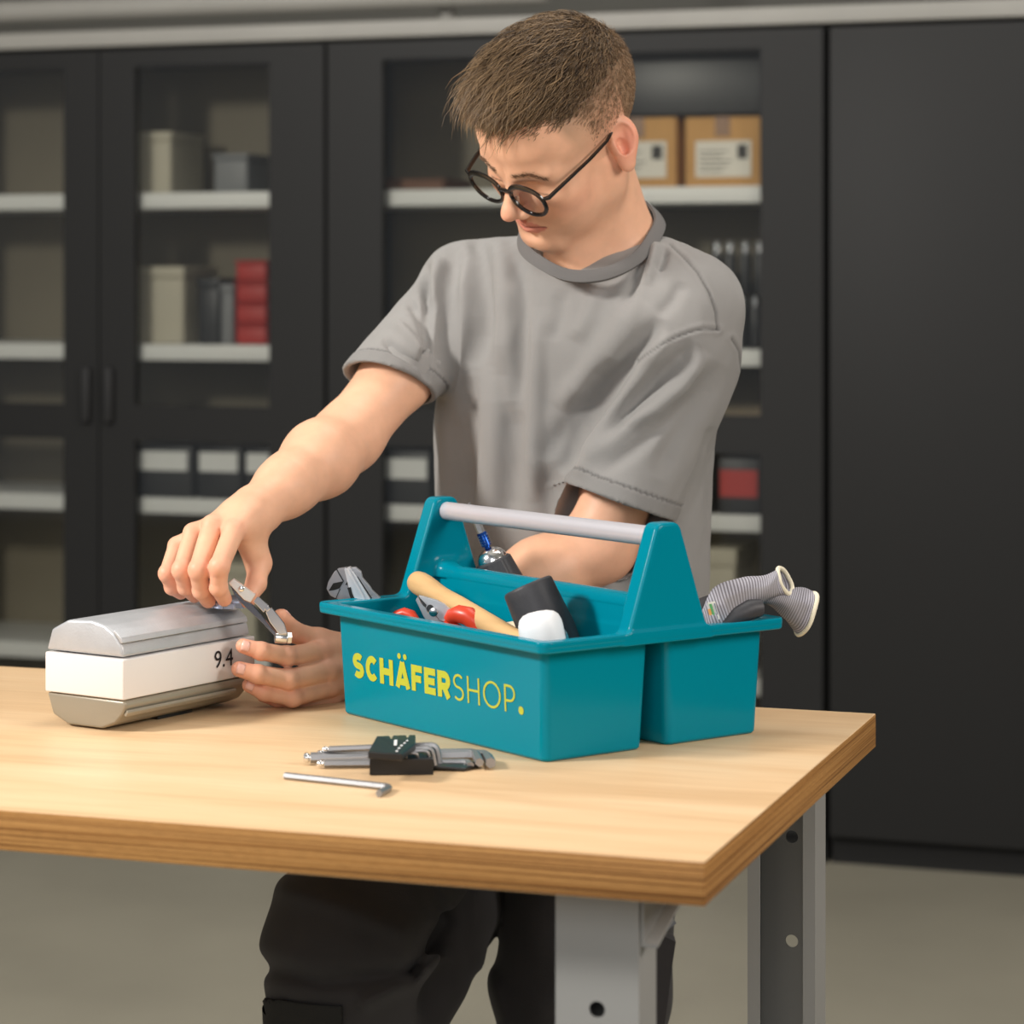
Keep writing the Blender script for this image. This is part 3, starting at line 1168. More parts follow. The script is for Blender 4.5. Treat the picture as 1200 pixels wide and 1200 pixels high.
def forearm(P, e, w, up, side):
    """elbow -> wrist with muscle belly; up = direction of the flexor side"""
    ax = (w - e) / np.linalg.norm(w - e)
    m = e + (w - e) * 0.28
    d = smin(capsule(P, e, m, 0.041, 0.0455), capsule(P, m, e + (w - e) * 0.62, 0.0450, 0.0345), 0.02)
    d = smin(d, capsule(P, e + (w - e) * 0.6, w, 0.0345, 0.0260), 0.02)
    d = smin(d, capsule(P, e + (w - e) * 0.90 + side * 0.009, w + side * 0.009, 0.0205, 0.020), 0.012)
    d = smin(d, capsule(P, e + (w - e) * 0.90 - side * 0.009, w - side * 0.009, 0.0205, 0.020), 0.012)
    return d


def f_rarm(P):
    s = np.array([0.75, 0.2, -0.6])
    d = smin(capsule(P, SHR, SHR * 0.4 + ELR * 0.6, 0.026, 0.043), capsule(P, SHR * 0.4 + ELR * 0.6, ELR, 0.044, 0.040), 0.02)
    d = smin(d, forearm(P, ELR, WRR, s, s / np.linalg.norm(s)), 0.022)
    hd = guard(P, RHB[0], RHB[1], lambda Q: f_hand(Q, RH, WRR))
    return smin(d, hd, 0.014)


def f_larm(P):
    s = np.array([-0.1, 0.2, 1.0])
    d = smin(capsule(P, SHL, SHL * 0.35 + ELL * 0.65, 0.026, 0.038), capsule(P, SHL * 0.30 + ELL * 0.70, ELL, 0.044, 0.045), 0.02)
    d = smin(d, forearm(P, ELL, WRL, s, s / np.linalg.norm(s)), 0.022)
    hd = guard(P, LHB[0], LHB[1], lambda Q: f_hand(Q, LH, WRL))
    return smin(d, hd, 0.014)


def f_neck(P):
    jaw = h2c((-0.060, -0.030, -0.012))
    st = NB + np.array([-0.035, -0.055, -0.015])
    d = capsule(P, NK1, NB, 0.056, 0.060)
    d = smin(d, capsule(P, jaw, st, 0.016, 0.012), 0.018)
    jaw2 = h2c((0.060, -0.030, -0.012))
    d = smin(d, capsule(P, jaw2, NB + np.array([-0.065, -0.035, -0.01]), 0.014, 0.012), 0.02)
    d = smin(d, capsule(P, h2c((0, 0.045, -0.085)), NB + np.array([-0.05, -0.05, -0.02]), 0.020, 0.026), 0.03)
    # trapezius
    d = smin(d, capsule(P, NB * 0.8 + NK1 * 0.2, NB * 0.45 + SHL * 0.55 + np.array([0, 0.03, -0.03]), 0.030, 0.022), 0.03)
    d = smin(d, capsule(P, NB - np.array([0, 0, 0.055]), SHL, 0.050, 0.042), 0.04)
    d = smin(d, capsule(P, NB - np.array([0, 0, 0.03]), SHR, 0.055, 0.050), 0.05)
    return d


PSI = math.radians(36)
BR = np.array([-math.cos(PSI), math.sin(PSI), 0], np.float32)
BF = np.array([-math.sin(PSI), -math.cos(PSI), 0], np.float32)
TORZ = np.array([0.80, 0.95, 1.07, 1.18, 1.28, 1.36], np.float32)
TORX = np.array([0.076, 0.076, 0.076, 0.076, 0.082, 0.095], np.float32)
TORY = np.array([3.340, 3.335, 3.325, 3.315, 3.305, 3.300], np.float32)
TORA = np.array([0.188, 0.184, 0.184, 0.188, 0.186, 0.150], np.float32)
TORB = np.array([0.128, 0.124, 0.122, 0.122, 0.114, 0.090], np.float32)


TZS = np.linspace(0.6, 1.6, 401)
_k = np.exp(-(np.arange(-60, 61) / 22.0) ** 2)
_k /= _k.sum()


def _sm(tab):
    q = np.interp(TZS, TORZ, tab)
    return np.convolve(np.pad(q, 60, 'edge'), _k, 'valid').astype(np.float32)


TORXS, TORYS, TORAS, TORBS = _sm(TORX), _sm(TORY), _sm(TORA), _sm(TORB)


def f_torso(P, grow=0.0):
    z = P[:, 2]
    cx = np.interp(z, TZS, TORXS)
    cyy = np.interp(z, TZS, TORYS)
    a = np.interp(z, TZS, TORAS) + grow
    b = np.interp(z, TZS, TORBS) + grow
    dx, dy = P[:, 0] - cx, P[:, 1] - cyy
    u = dx * BR[0] + dy * BR[1]
    v = dx * BF[0] + dy * BF[1]
    k0 = np.sqrt((u / a) ** 2 + (v / b) ** 2) + 1e-6
    k1 = np.sqrt((u / a ** 2) ** 2 + (v / b ** 2) ** 2) + 1e-6
    d = k0 * (k0 - 1) / k1
    d = smax(d, z - 1.375, 0.06)
    return smax(d, 0.80 - z, 0.02)


def f_body(P):
    d = guard(P, *bb([HO, NB, SHL, SHR], 0.24), lambda Q: smin(f_neck(Q), f_head(c2h(Q)) * HS, 0.022))
    d = np.minimum(d, 9)
    d = smin(d, guard(P, *bb([SHR, ELR, WRR, RHB[0], RHB[1]], 0.07), f_rarm), 0.02)
    d = smin(d, guard(P, *bb([SHL, ELL, WRL, LHB[0], LHB[1]], 0.07), f_larm), 0.02)
    return smin(d, f_torso(P, -0.042), 0.03)


man_w = c2w((0.03, 3.32, 0))
man = thing('person', 'man in grey t-shirt and round dark glasses bending over the bench, working with both hands', 'person', man_w, YAW)
MOFF = np.array([0.03, 3.32, 0], np.float32)


def skin_mat():
    m = mat('skin', lin(226, 172, 142), 0.47, spec=0.35, sub=0.10, bump=(500, 0.10))
    nt = m.node_tree
    b = nt.nodes['Principled BSDF']
    a = nt.nodes.new('ShaderNodeVertexColor')
    a.layer_name = 'tint'
    n = nt.nodes.new('ShaderNodeTexNoise')
    n.inputs['Scale'].default_value = 45
    n.inputs['Detail'].default_value = 4
    r = nt.nodes.new('ShaderNodeMapRange')
    r.inputs[1].default_value = 0.3
    r.inputs[2].default_value = 0.7
    r.inputs[3].default_value = 0.94
    r.inputs[4].default_value = 1.05
    x = nt.nodes.new('ShaderNodeVectorMath')
    x.operation = 'SCALE'
    tc = nt.nodes.new('ShaderNodeTexCoord')
    nt.links.new(tc.outputs['Object'], n.inputs['Vector'])
    nt.links.new(n.outputs[0], r.inputs[0])
    nt.links.new(r.outputs[0], x.inputs['Scale'])
    nt.links.new(a.outputs[0], x.inputs[0])
    nt.links.new(x.outputs[0], b.inputs['Base Color'])
    return m


M_skin = skin_mat()


def body_mesh():
    parts = []
    fh = lambda P: smin(f_neck(P), f_head(c2h(P)) * HS, 0.022)
    parts.append(sdf_arrays(f_body, np.array([-0.09, 2.98, 1.385]), np.array([0.20, 3.36, 1.72]), 0.0018))
    return parts


def body_all():
    # one continuous surface; finer where it is seen close (head, hands)
    return sdf_arrays(f_body, (-0.43, 2.88, 0.855), (0.31, 3.50, 1.72), 0.0021, lip=1.5)


V, Fc, Nn = body_all()


def gauss(P, c, r):
    q = (P - np.asarray(c, np.float32)) / np.asarray(r, np.float32)
    return np.exp(-(q * q).sum(1))


def skin_tint(V):
    base = np.array(lin(232, 180, 148)[:3])
    pink = np.array(lin(232, 146, 124)[:3])
    lip = np.array(lin(196, 112, 98)[:3])
    hairc = np.array(lin(132, 110, 86)[:3])
    brow = np.array(lin(92, 64, 44)[:3])
    Q = c2h(V)
    S = Q.copy()
    S[:, 0] = np.abs(S[:, 0])
    c = np.tile(base, (len(V), 1))

    def mx(w, col):
        nonlocal c
        w = np.clip(w, 0, 1)[:, None]
        c = c * (1 - w) + col * w
    hz = V[:, 2] > 1.36
    mx(hz * 0.35 * gauss(Q, (0, 0.125, -0.034), (0.014, 0.02, 0.014)), pink)
    mx(hz * 0.45 * gauss(S, (0.045, 0.06, -0.03), (0.025, 0.03, 0.02)), pink)
    mx(hz * 0.75 * gauss(S, (0.085, -0.018, 0.003), (0.014, 0.03, 0.04)), pink)
    # stubble
    st = np.clip(gauss(S, (0.02, 0.08, -0.085), (0.045, 0.05, 0.030)) + gauss(S, (0.01, 0.10, -0.05), (0.02, 0.02, 0.008)), 0, 1)
    mx(hz * 0.26 * st, np.array(lin(150, 108, 84)[:3]))
    # lips
    m = hz * (np.abs(Q[:, 2] + 0.0655) < 0.0105 * (1 - np.clip(S[:, 0] / 0.027, 0, 1) ** 2)) * (S[:, 0] < 0.026) * (Q[:, 1] > 0.07)
    mx(m * 0.75, lip)
    ml = hz * (np.abs(Q[:, 2] + 0.0648) < 0.0014) * (S[:, 0] < 0.025) * (Q[:, 1] > 0.07)
    mx(ml * 0.7, np.array(lin(110, 52, 46)[:3]))
    # brows, lashes
    zb_ = 0.0185 + 0.006 * np.clip(S[:, 0] / 0.03, 0, 1) - 0.010 * np.clip((S[:, 0] - 0.036) / 0.02, 0, 1)
    wb = np.exp(-((Q[:, 2] - zb_) / 0.0036) ** 2) * (S[:, 0] > 0.010) * (S[:, 0] < 0.054) * (Q[:, 1] > 0.04)
    mx(hz * wb * 0.35, brow)
    we = np.exp(-((Q[:, 2] + 0.0098) / 0.0013) ** 2) * (S[:, 0] > 0.018) * (S[:, 0] < 0.046) * (Q[:, 1] > 0.06)
    mx(hz * we * 0.8, brow * 0.5)
    # clipped sides: hair colour over skin
    front = 0.070 - 0.35 * np.clip(0.075 - Q[:, 2], 0, 1)          # hairline goes back towards the temple
    back = np.clip((front - Q[:, 1]) / 0.012, 0, 1)
    low = np.where(Q[:, 1] < -0.035, -0.045, 0.016)
    up = np.clip((Q[:, 2] - low) / 0.075, 0, 1)
    sb = back * up
    mx(hz * 0.82 * sb, hairc)
    side = hz * 0.25 * np.exp(-((S[:, 1] - 0.008) / 0.008) ** 2) * (Q[:, 2] > -0.005) * (Q[:, 2] < 0.03) * (S[:, 0] > 0.05)
    mx(side, hairc)
    # hands
    for H in (RH, LH):
        for key, (pts, rs) in H.items():
            for j, w in ((0, 0.5), (1, 0.6), (2, 0.45), (3, 0.6)):
                mx(w * gauss(V, pts[j], (0.013,) * 3), pink)
    mx(0.3 * gauss(V, ELL + np.array([0, 0, -0.03]), (0.05,) * 3), pink)
    return c


TINT = skin_tint(V)
body = arr_mesh('body', V - MOFF, Fc, Nn, M_skin, man)
vcol(body, TINT)

# finger nails
M_nail = mat('nail', lin(238, 186, 170), 0.3, spec=0.5)


def nails(H, back, keys, parent):
    for k in keys:
        pts, rs = H[k]
        b, t, n = nail_frame(pts, np.array(back, float))
        s = np.cross(t, n)
        r = rs[-1] + 0.0003
        vs, fs = [], []
        m_, l_ = 7, 5
        for i in range(l_):
            for j in range(m_):
                a = (j / (m_ - 1) - 0.5) * 1.5
                u = -0.0015 + i / (l_ - 1) * 0.0085 + (0.0012 * math.cos(a * 2) if i == l_ - 1 else 0)
                lift = math.cos(a) * r * (1.0 - 0.10 * (max(u - 0.004, 0) / 0.004) ** 2)
                p = b - t * 0.004 + t * u + n * lift + s * (math.sin(a) * r * 0.95)
                vs.append(tuple(p - MOFF))
        for i in range(l_ - 1):
            for j in range(m_ - 1):
                q = i * m_ + j
                fs.append((q, q + 1, q + m_ + 1, q + m_))
        bb_ = B().add(vs, fs, True)
        o = bb_.build('fingernail', M_nail, parent)
        sm = o.modifiers.new('thick', 'SOLIDIFY')
        sm.thickness = 0.0005
        sm.offset = 1


nails(LH, (0.05, -1, 0.25), 'imr', body)
nails(LH, (0.6, 0.4, 0.8), 't', body)

# ---- t-shirt
def f_sleeve(P, sh, el, k0, k1, r0, r1, flat=None):
    a = sh + (el - sh) * k0
    b_ = sh + (el - sh) * k1
    return capsule(P, a, b_, r0, r1)


HEML = at(722, 586, 3.17)        # centre of the left sleeve opening
HL_dir = (ELL - SHL) / np.linalg.norm(ELL - SHL)
hl_n = np.array([-0.33, -0.05, -0.94])
hl_n /= np.linalg.norm(hl_n)
HEMR = at(455, 449, 3.255)
hr_n = np.array([-0.45, -0.55, -0.95])
hr_n -= 0
_e = at(500, 470, 3.27) - at(411, 431, 3.235)
hr_n = hr_n - _e * (hr_n @ _e) / (_e @ _e)
hr_n /= np.linalg.norm(hr_n)
_e2 = at(802, 613, 3.16) - at(657, 561, 3.16)
hl_n = hl_n - _e2 * (hl_n @ _e2) / (_e2 @ _e2)
hl_n /= np.linalg.norm(hl_n)


def f_shirt(P, parts=False):
    d = f_torso(P, 0.012)
    # shoulder yoke
    yk = smin(capsule(P, NB + np.array([0.0, 0.01, -0.035]), SHL + np.array([0.0, 0, 0.004]), 0.070, 0.062),
              capsule(P, NB + np.array([-0.03, 0.01, -0.035]), SHR + np.array([0.0, 0, 0.0]), 0.066, 0.058), 0.03)
    yk = smin(yk, capsule(P, SHL + np.array([-0.03, -0.02, -0.05]), SHR + np.array([0.04, -0.03, -0.05]), 0.075, 0.070), 0.05)
    d = smin(d, yk, 0.055)
    # left sleeve (near): wide and boxy
    sl = capsule(P, SHL + np.array([0.008, 0, -0.01]), HEML + hl_n * 0.03, 0.062, 0.067)
    sl = smin(sl, capsule(P, SHL + np.array([0.012, 0.02, -0.08]), HEML + _e2 / np.linalg.norm(_e2) * 0.002 + hl_n * 0.03, 0.058, 0.060), 0.03)
    slc = sl
    sl = np.maximum(sl, (P - HEML) @ hl_n)
    d0 = d
    sl0 = sl
    d = smin(d, sl, 0.022)
    sax = (HEMR - SHR) / np.linalg.norm(HEMR - SHR)
    lax = (HEML - SHL) / np.linalg.norm(HEML - SHL)
    sr = capsule(P, SHR + np.array([0.0, 0, -0.005]), HEMR + sax * 0.06, 0.060, 0.0575)
    src = sr
    sr = np.maximum(sr, (P - HEMR) @ hr_n)
    if parts:
        return sl0, sr, d0
    d = smin(d, sr, 0.028)
    # openings
    d = smax(d, -np.maximum(capsule(P, HEML - hl_n * 0.05, HEML + hl_n * 0.1, 0.062, 0.069), 0), 0.002) if False else d
    ol = np.maximum(sl0 + 0.0055, -((P - HEML) @ hl_n + 0.035))
    ol = np.maximum(slc + 0.0055, -((P - HEML) @ hl_n + 0.035))
    orr = np.maximum(src + 0.0055, -((P - HEMR) @ hr_n + 0.035))
    d = smax(d, -ol, 0.003)
    d = smax(d, -orr, 0.003)
    # neck opening
    nk = capsule(P, NB + np.array([-0.022, -0.012, 0.012]), NB + np.array([-0.04, -0.03, 0.16]), 0.064, 0.10)
    d = smax(d, -nk, 0.004)
    return d


f_shirt_parts = lambda P: f_shirt(P.astype(np.float32), True)


def project(V):
    return np.stack([600 + F * V[:, 0] / V[:, 1], HZ - (V[:, 2] - CZ) * F / V[:, 1]], 1)


# (points in picture columns/rows on the cloth, width, depth(m, negative = valley), ridge offset)
FOLDS = [
    ([(776, 372), (745, 412), (712, 462), (678, 512), (659, 556)], 9, -0.0105),
    ([(786, 392), (760, 425), (730, 470), (697, 520), (676, 560)], 10, 0.0060),
    ([(722, 420), (697, 458), (668, 500), (636, 540)], 14, -0.0050),
    ([(752, 350), (722, 396), (690, 440), (655, 480)], 14, 0.0055),
    ([(815, 400), (790, 428), (748, 468), (700, 522)], 9, -0.0042),
    ([(828, 412), (800, 452), (770, 480), (735, 500)], 8, 0.0042),
    ([(842, 425), (815, 478), (790, 520), (770, 560)], 12, -0.0035),
    ([(690, 540), (722, 515), (770, 470), (810, 440)], 9, 0.0030),
    ([(700, 556), (740, 530), (790, 490), (825, 455)], 8, -0.0022),
    ([(560, 262), (562, 300), (568, 370), (560, 430)], 10, -0.0060),
    ([(583, 270), (590, 320), (592, 380), (588, 440)], 11, 0.0045),
    ([(535, 280), (528, 330), (522, 390), (520, 450)], 10, -0.0050),
    ([(545, 300), (545, 360), (540, 430), (535, 500)], 10, 0.0038),
    ([(607, 300), (612, 350), (612, 420), (606, 480)], 9, -0.0035),
    ([(632, 360), (630, 430), (626, 510), (626, 590)], 9, 0.0050),
    ([(650, 540), (644, 580), (643, 620), (648, 680)], 13, -0.0030),
    ([(572, 430), (576, 500), (572, 570), (570, 620)], 14, 0.0045),
    ([(552, 440), (550, 520), (548, 600)], 12, -0.0035),
    ([(600, 470), (602, 540), (596, 620)], 13, -0.0040),
    ([(520, 470), (524, 540), (520, 600)], 9, 0.0035),
    ([(758, 285), (752, 305), (744, 330), (728, 362)], 6, -0.0035),
    ([(770, 283), (764, 306), (758, 335)], 6, 0.0028),
    ([(780, 290), (776, 305), (770, 318)], 5, -0.0035),
    ([(700, 338), (690, 370), (672, 400)], 10, 0.0025),
    ([(660, 338), (655, 370), (648, 400)], 9, -0.0022),
    ([(497, 300), (500, 345), (502, 400), (500, 450)], 6, -0.0075),
    ([(478, 350), (492, 372), (503, 392)], 6, -0.0040),
    ([(462, 375), (480, 395), (500, 418)], 6, 0.0030),
    ([(448, 398), (470, 414), (500, 432)], 5, -0.0035),
    ([(520, 300), (508, 330), (500, 360)], 7, 0.0040),
    ([(836, 500), (840, 560), (838, 620)], 9, -0.0040),
    ([(700, 600), (720, 650), (740, 700)], 14, -0.0050),
    ([(780, 640), (790, 680), (800, 720)], 12, 0.0050),
    ([(800, 330), (790, 350), (770, 372)], 8, -0.0020),
]
SEAMS = [
    ([(786, 286), (802, 302), (817, 320), (830, 343), (838, 366), (840, 386)], 1.6, -0.0016),
    ([(841, 386), (824, 385), (808, 389), (790, 396), (775, 404), (758, 415), (745, 425)], 1.5, -0.0016),
    ([(857, 397), (866, 412), (868, 432)], 1.5, -0.0016),
]


def seg_dist(Q, pl):
    best = np.full(len(Q), 1e9, np.float32)
    par = np.zeros(len(Q), np.float32)
    n = len(pl) - 1
    for i in range(n):
        a = np.array(pl[i], np.float32)
        b_ = np.array(pl[i + 1], np.float32)
        ba = b_ - a
        h = np.clip(((Q - a) @ ba) / (ba @ ba), 0, 1)
        q = Q - a - h[:, None] * ba
        dd = np.sqrt((q * q).sum(1))
        m = dd < best
        best[m] = dd[m]
        par[m] = (i + h[m]) / n
    return best, par


def cloth_noise(V, sc, seed):
    rng = np.random.RandomState(seed)
    o = np.zeros(len(V), np.float32)
    for i in range(6):
        k = rng.normal(0, 1, 3)
        k[2] *= 0.45
        k *= sc
        o += np.sin(V @ k + rng.uniform(0, 6.28))
    return o / 6


def sleeve_mask(V):
    ds = f_shirt_parts(V)
    return (np.abs(ds[0]) < 0.004) & (ds[0] < ds[2]), (np.abs(ds[1]) < 0.004) & (ds[1] < ds[2])


def fold_disp(V, N):
    Q = project(V)
    vd = V - np.array([0, 0, CZ], np.float32)
    vd /= np.linalg.norm(vd, axis=1)[:, None]
    face = np.clip(-(N * vd).sum(1) * 2.5, 0, 1)
    d = np.zeros(len(V), np.float32)
    for pl, w, a in FOLDS:
        m = (Q[:, 0] > min(p[0] for p in pl) - 3 * w) & (Q[:, 0] < max(p[0] for p in pl) + 3 * w) & (Q[:, 1] > min(p[1] for p in pl) - 3 * w) & (Q[:, 1] < max(p[1] for p in pl) + 3 * w)
        if not m.any():
            continue
        dd, t = seg_dist(Q[m], pl)
        tap = np.clip(np.sin(np.pi * t) * 1.7, 0, 1)
        d[m] += 2.7 * a * np.exp(-(dd / w) ** 2) * tap * face[m]
    d = 0.014 * np.tanh(d / 0.014)
    for pl, w, a in SEAMS:
        dd, t = seg_dist(Q, pl)
        d += a * np.exp(-(dd / w) ** 2) * face
        d += 0.0010 * np.exp(-((dd - 4) / 3) ** 2) * face
    d += cloth_noise(V, 34, 3) * 0.0026 + cloth_noise(V, 75, 5) * 0.0016 + cloth_noise(V, 160, 8) * 0.0005
    # hem stitching
    g0, g1 = sleeve_mask(V)
    for c, n, r in ((HEML, hl_n, g0), (HEMR, hr_n, g1)):
        s = -((V - c) @ n)
        d += r * np.where(np.abs(s - 0.021) < 0.0016, -0.0014, 0) * 1.0
        d += r * 0.0008 * ((s > 0) & (s < 0.020))
    return d


V, Fc, Nn = sdf_arrays(f_shirt, (-0.24, 3.02, 0.85), (0.36, 3.55, 1.46), 0.0026, lip=1.5)
d = fold_disp(V, Nn)
V2 = V + Nn * d[:, None]
M_shirt = mat('washed_grey_cotton', lin(134, 132, 131), 0.85, spec=0.2, bump=(900, 0.35, 2), sheen=0.15)


def shirt_mat(m):
    nt = m.node_tree
    b = nt.nodes['Principled BSDF']
    a = nt.nodes.new('ShaderNodeVertexColor')
    a.layer_name = 'tint'
    nt.links.new(a.outputs[0], b.inputs['Base Color'])


shirt_mat(M_shirt)
base = np.array(lin(143, 141, 139)[:3])
cc = np.tile(base, (len(V), 1)) * (1 + 0.06 * cloth_noise(V, 35, 9))[:, None]
Qp = project(V)
for pl, w, a in SEAMS:
    dd, t = seg_dist(Qp, pl)
    cc *= (1 - 0.45 * np.exp(-(dd / 1.3) ** 2) * (Nn[:, 1] < 0.1))[:, None]
for c, n, r in ((HEML, hl_n, sleeve_mask(V)[0]), (HEMR, hr_n, sleeve_mask(V)[1])):
    s = -((V - c) @ n)
    cc *= (1 - 0.40 * r * (np.abs(s - 0.021) < 0.0016) - 0.16 * r * ((s > -0.003) & (s < 0.020)))[:, None]
shirt = arr_mesh('t_shirt', V2 - MOFF, Fc, None, M_shirt, man)
vcol(shirt, cc)

# collar band
cp = [(771, 257, 3.245), (762, 281, 3.205), (742, 304, 3.168), (708, 320, 3.145), (670, 322, 3.142), (638, 309, 3.155), (615, 288, 3.20),
      (618, 262, 3.27), (655, 243, 3.325), (705, 230, 3.35), (750, 236, 3.315)]
loop = np.array([at(*p) for p in cp])


def catmull(L, n=8, closed=True):
    out = []
    m = len(L)
    for i in range(m):
        p0, p1, p2, p3 = L[(i - 1) % m], L[i], L[(i + 1) % m], L[(i + 2) % m]
        for k in range(n):
            t = k / n
            out.append(0.5 * ((2 * p1) + (-p0 + p2) * t + (2 * p0 - 5 * p1 + 4 * p2 - p3) * t * t + (-p0 + 3 * p1 - 3 * p2 + p3) * t ** 3))
    return out


lc = catmull(loop, 9)
cen = loop.mean(0)
cb = B()
vs = []
n = len(lc)
neck_ax = np.array([-0.20, -0.22, 0.95])
neck_ax /= np.linalg.norm(neck_ax)
prof = [(-0.010, 0.0035), (-0.006, 0.0045), (0.002, 0.0042), (0.0065, 0.0025), (0.0072, -0.0008), (0.002, -0.002), (-0.010, -0.002)]
for p in lc:
    o = p - cen
    o = o - neck_ax * (o @ neck_ax)
    o /= np.linalg.norm(o)
    dn = neck_ax * 0.80 - o * 0.6           # band leans in towards the neck
    dn /= np.linalg.norm(dn)
    nn = o * 0.80 + neck_ax * 0.6
    nn /= np.linalg.norm(nn)
    for a, h in prof:
        vs.append(p + dn * a + nn * h - MOFF)
k = len(prof)
fs = [(i * k + j, ((i + 1) % n) * k + j, ((i + 1) % n) * k + (j + 1) % k, i * k + (j + 1) % k) for i in range(n) for j in range(k)]
cb.add(vs, fs, True)
M_rib = mat('ribbed_collar', lin(112, 110, 109), 0.9, spec=0.15, bump=(1200, 0.5, 1))
cb.build('collar', M_rib, shirt)
# ---- hair
M_hair = mat('hair', lin(104, 78, 54), 0.42, spec=0.45)
_nt = M_hair.node_tree
_a = _nt.nodes.new('ShaderNodeVertexColor')
_a.layer_name = 'tint'
_nt.links.new(_a.outputs[0], _nt.nodes['Principled BSDF'].inputs['Base Color'])
SK_C = np.array([0, -0.008, 0.052], np.float32)
SK_R = np.array([0.078, 0.104, 0.091], np.float32)


def hair_line(Q):
    """> 0 inside the long-haired zone (head-local)"""
    x, y, z = Q[:, 0], Q[:, 1], Q[:, 2]
    return z - (0.078 + 0.019 * np.clip((0.050 - y) / 0.06, 0, 1) - 0.05 * np.clip((-0.04 - y), 0, 1))


def f_cap(P):
    Q = c2h(P)
    d = ellip(Q, (0, -0.004, 0.056), (0.0765, 0.098, 0.093))
    d = smin(d, ellip(Q, (0.006, 0.050, 0.094), (0.050, 0.048, 0.030)), 0.03)
    n = np.sin(Q[:, 0] * 420 + 3 * np.sin(Q[:, 1] * 55)) * 0.5 + np.sin(Q[:, 0] * 230 + Q[:, 1] * 70 + 1) * 0.5
    d = d - 0.0014 * n
    d = smax(d, -hair_line(Q) * 0.9, 0.022)
    return d * HS


cap_lo, cap_hi = bb([h2c((x, y, z)) for x in (-.09, .09) for y in (-.11, .13) for z in (.03, .17)], 0.01)
V, Fc, Nn = sdf_arrays(f_cap, cap_lo, cap_hi, 0.0028, newton=2)
hair_c = np.array(lin(92, 68, 46)[:3])
hair = arr_mesh('hair', V - MOFF, Fc, Nn, M_hair, man)
vcol(hair, np.tile(hair_c, (len(V), 1)))
rng = np.random.RandomState(7)


def strands(n, seg, zone, Lfn, liftfn, wid, cols, wig, seed, grav=0.35):
    rng = np.random.RandomState(seed)
    u = rng.normal(0, 1, (n * 9, 3)).astype(np.float32)
    u /= np.linalg.norm(u, axis=1)[:, None]
    p = SK_C + u * SK_R
    m = zone(p, rng)
    p = p[m][:n]
    n = len(p)
    L = Lfn(p, rng)
    cl0 = rng.randint(0, 90, n)
    if seg > 3:
        L = L * np.where((cl0 % 9 == 0) & (p[:, 1] > 0.03), 1.35, 1.0) * (1 - 0.12 * (cl0 % 4 == 1))
    crown = np.array([-0.01, -0.060, 0.125], np.float32)
    pts = [p.copy()]
    # clumps share a direction offset
    cl = cl0
    cdir = rng.normal(0, 1, (90, 3)).astype(np.float32)
    jit = cdir[cl] * 0.20 + rng.normal(0, 0.15, (n, 3)).astype(np.float32)
    lj = rng.uniform(0.6, 1.35, n).astype(np.float32)
    for k in range(seg):
        t = k / seg
        g = (p - SK_C) / SK_R ** 2
        g /= np.linalg.norm(g, axis=1)[:, None]
        rad = p - crown
        rad /= np.linalg.norm(rad, axis=1)[:, None] + 1e-6
        D = np.array([0.22, 1.0, 0.0], np.float32) + rad * 0.55
        D = D + jit + wig * np.sin(3.1 * t * 2 + cl[:, None] * 1.7) * 0.25
        D = D - g * np.einsum('ij,ij->i', D, g)[:, None] * 0.85
        D /= np.linalg.norm(D, axis=1)[:, None]
        lift = liftfn(t, p) * lj
        dr = D + g * lift[:, None]
        # in front of the forehead gravity takes over
        fr = np.clip((p[:, 1] - 0.090) / 0.03, 0, 1)
        dr[:, 2] -= fr * grav
        dr /= np.linalg.norm(dr, axis=1)[:, None]
        p = p + dr * (L / seg)[:, None]
        pts.append(p.copy())
    pts = np.stack(pts, 1)                       # n, seg+1, 3
    C = (HO + HS * (pts.reshape(-1, 3) @ HR)).reshape(n, seg + 1, 3) - MOFF
    T = np.gradient(C, axis=1)
    T /= np.linalg.norm(T, axis=2)[:, :, None] + 1e-9
    ref = rng.normal(0, 1, (n, 1, 3))
    U = np.cross(T, ref)
    U /= np.linalg.norm(U, axis=2)[:, :, None] + 1e-9
    W = np.cross(T, U)
    w0 = wid * rng.uniform(0.6, 1.3, (n, 1, 1))
    tt = np.linspace(0, 1, seg + 1)[None, :, None]
    rr = w0 * (1.0 - 0.85 * tt ** 2)
    ring = np.stack([C + (U * math.cos(a) + W * math.sin(a)) * rr for a in (0, 2.094, 4.189)], 2)   # n, s+1, 3, 3
    VV = ring.reshape(-1, 3)
    i = np.arange(n)[:, None, None] * (seg + 1) * 3
    s_ = np.arange(seg)[None, :, None] * 3
    j = np.arange(3)[None, None, :]
    a = i + s_ + j
    b_ = i + s_ + (j + 1) % 3
    FF = np.stack([a, b_, b_ + 3, a + 3], -1).reshape(-1, 4)
    lo_, hi_ = cols
    mixv = np.clip(rng.beta(1.6, 2.4, n) * 0.8 + 0.2 * np.sin(cl * 2.3), 0, 1)[:, None]
    cc_ = lo_ * (1 - mixv) + hi_ * mixv
    # paler tips towards the front
    tip = np.clip(np.linspace(0, 1, seg + 1)[None, :, None] * 0.35 * np.clip((pts[:, :, 1:2] - 0.02) / 0.1, 0, 1), 0, 1)
    cs = cc_[:, None, :] * (1 - tip) + hi_[None, None, :] * 1.15 * tip
    cs = np.repeat(cs[:, :, None, :], 3, 2).reshape(-1, 3)
    return VV, FF, cs


DK, LT = np.array(lin(58, 44, 32)[:3]), np.array(lin(166, 136, 100)[:3])


def zone_top(p, rng):
    return hair_line(p) > -0.004 + rng.uniform(-0.006, 0.006, len(p))


def len_top(p, rng):
    f = np.clip((p[:, 1] + 0.06) / 0.14, 0, 1)
    e = np.clip(hair_line(p) / 0.035, 0.25, 1)
    return ((0.032 + 0.030 * f) * e * rng.uniform(0.75, 1.2, len(p))).astype(np.float32)


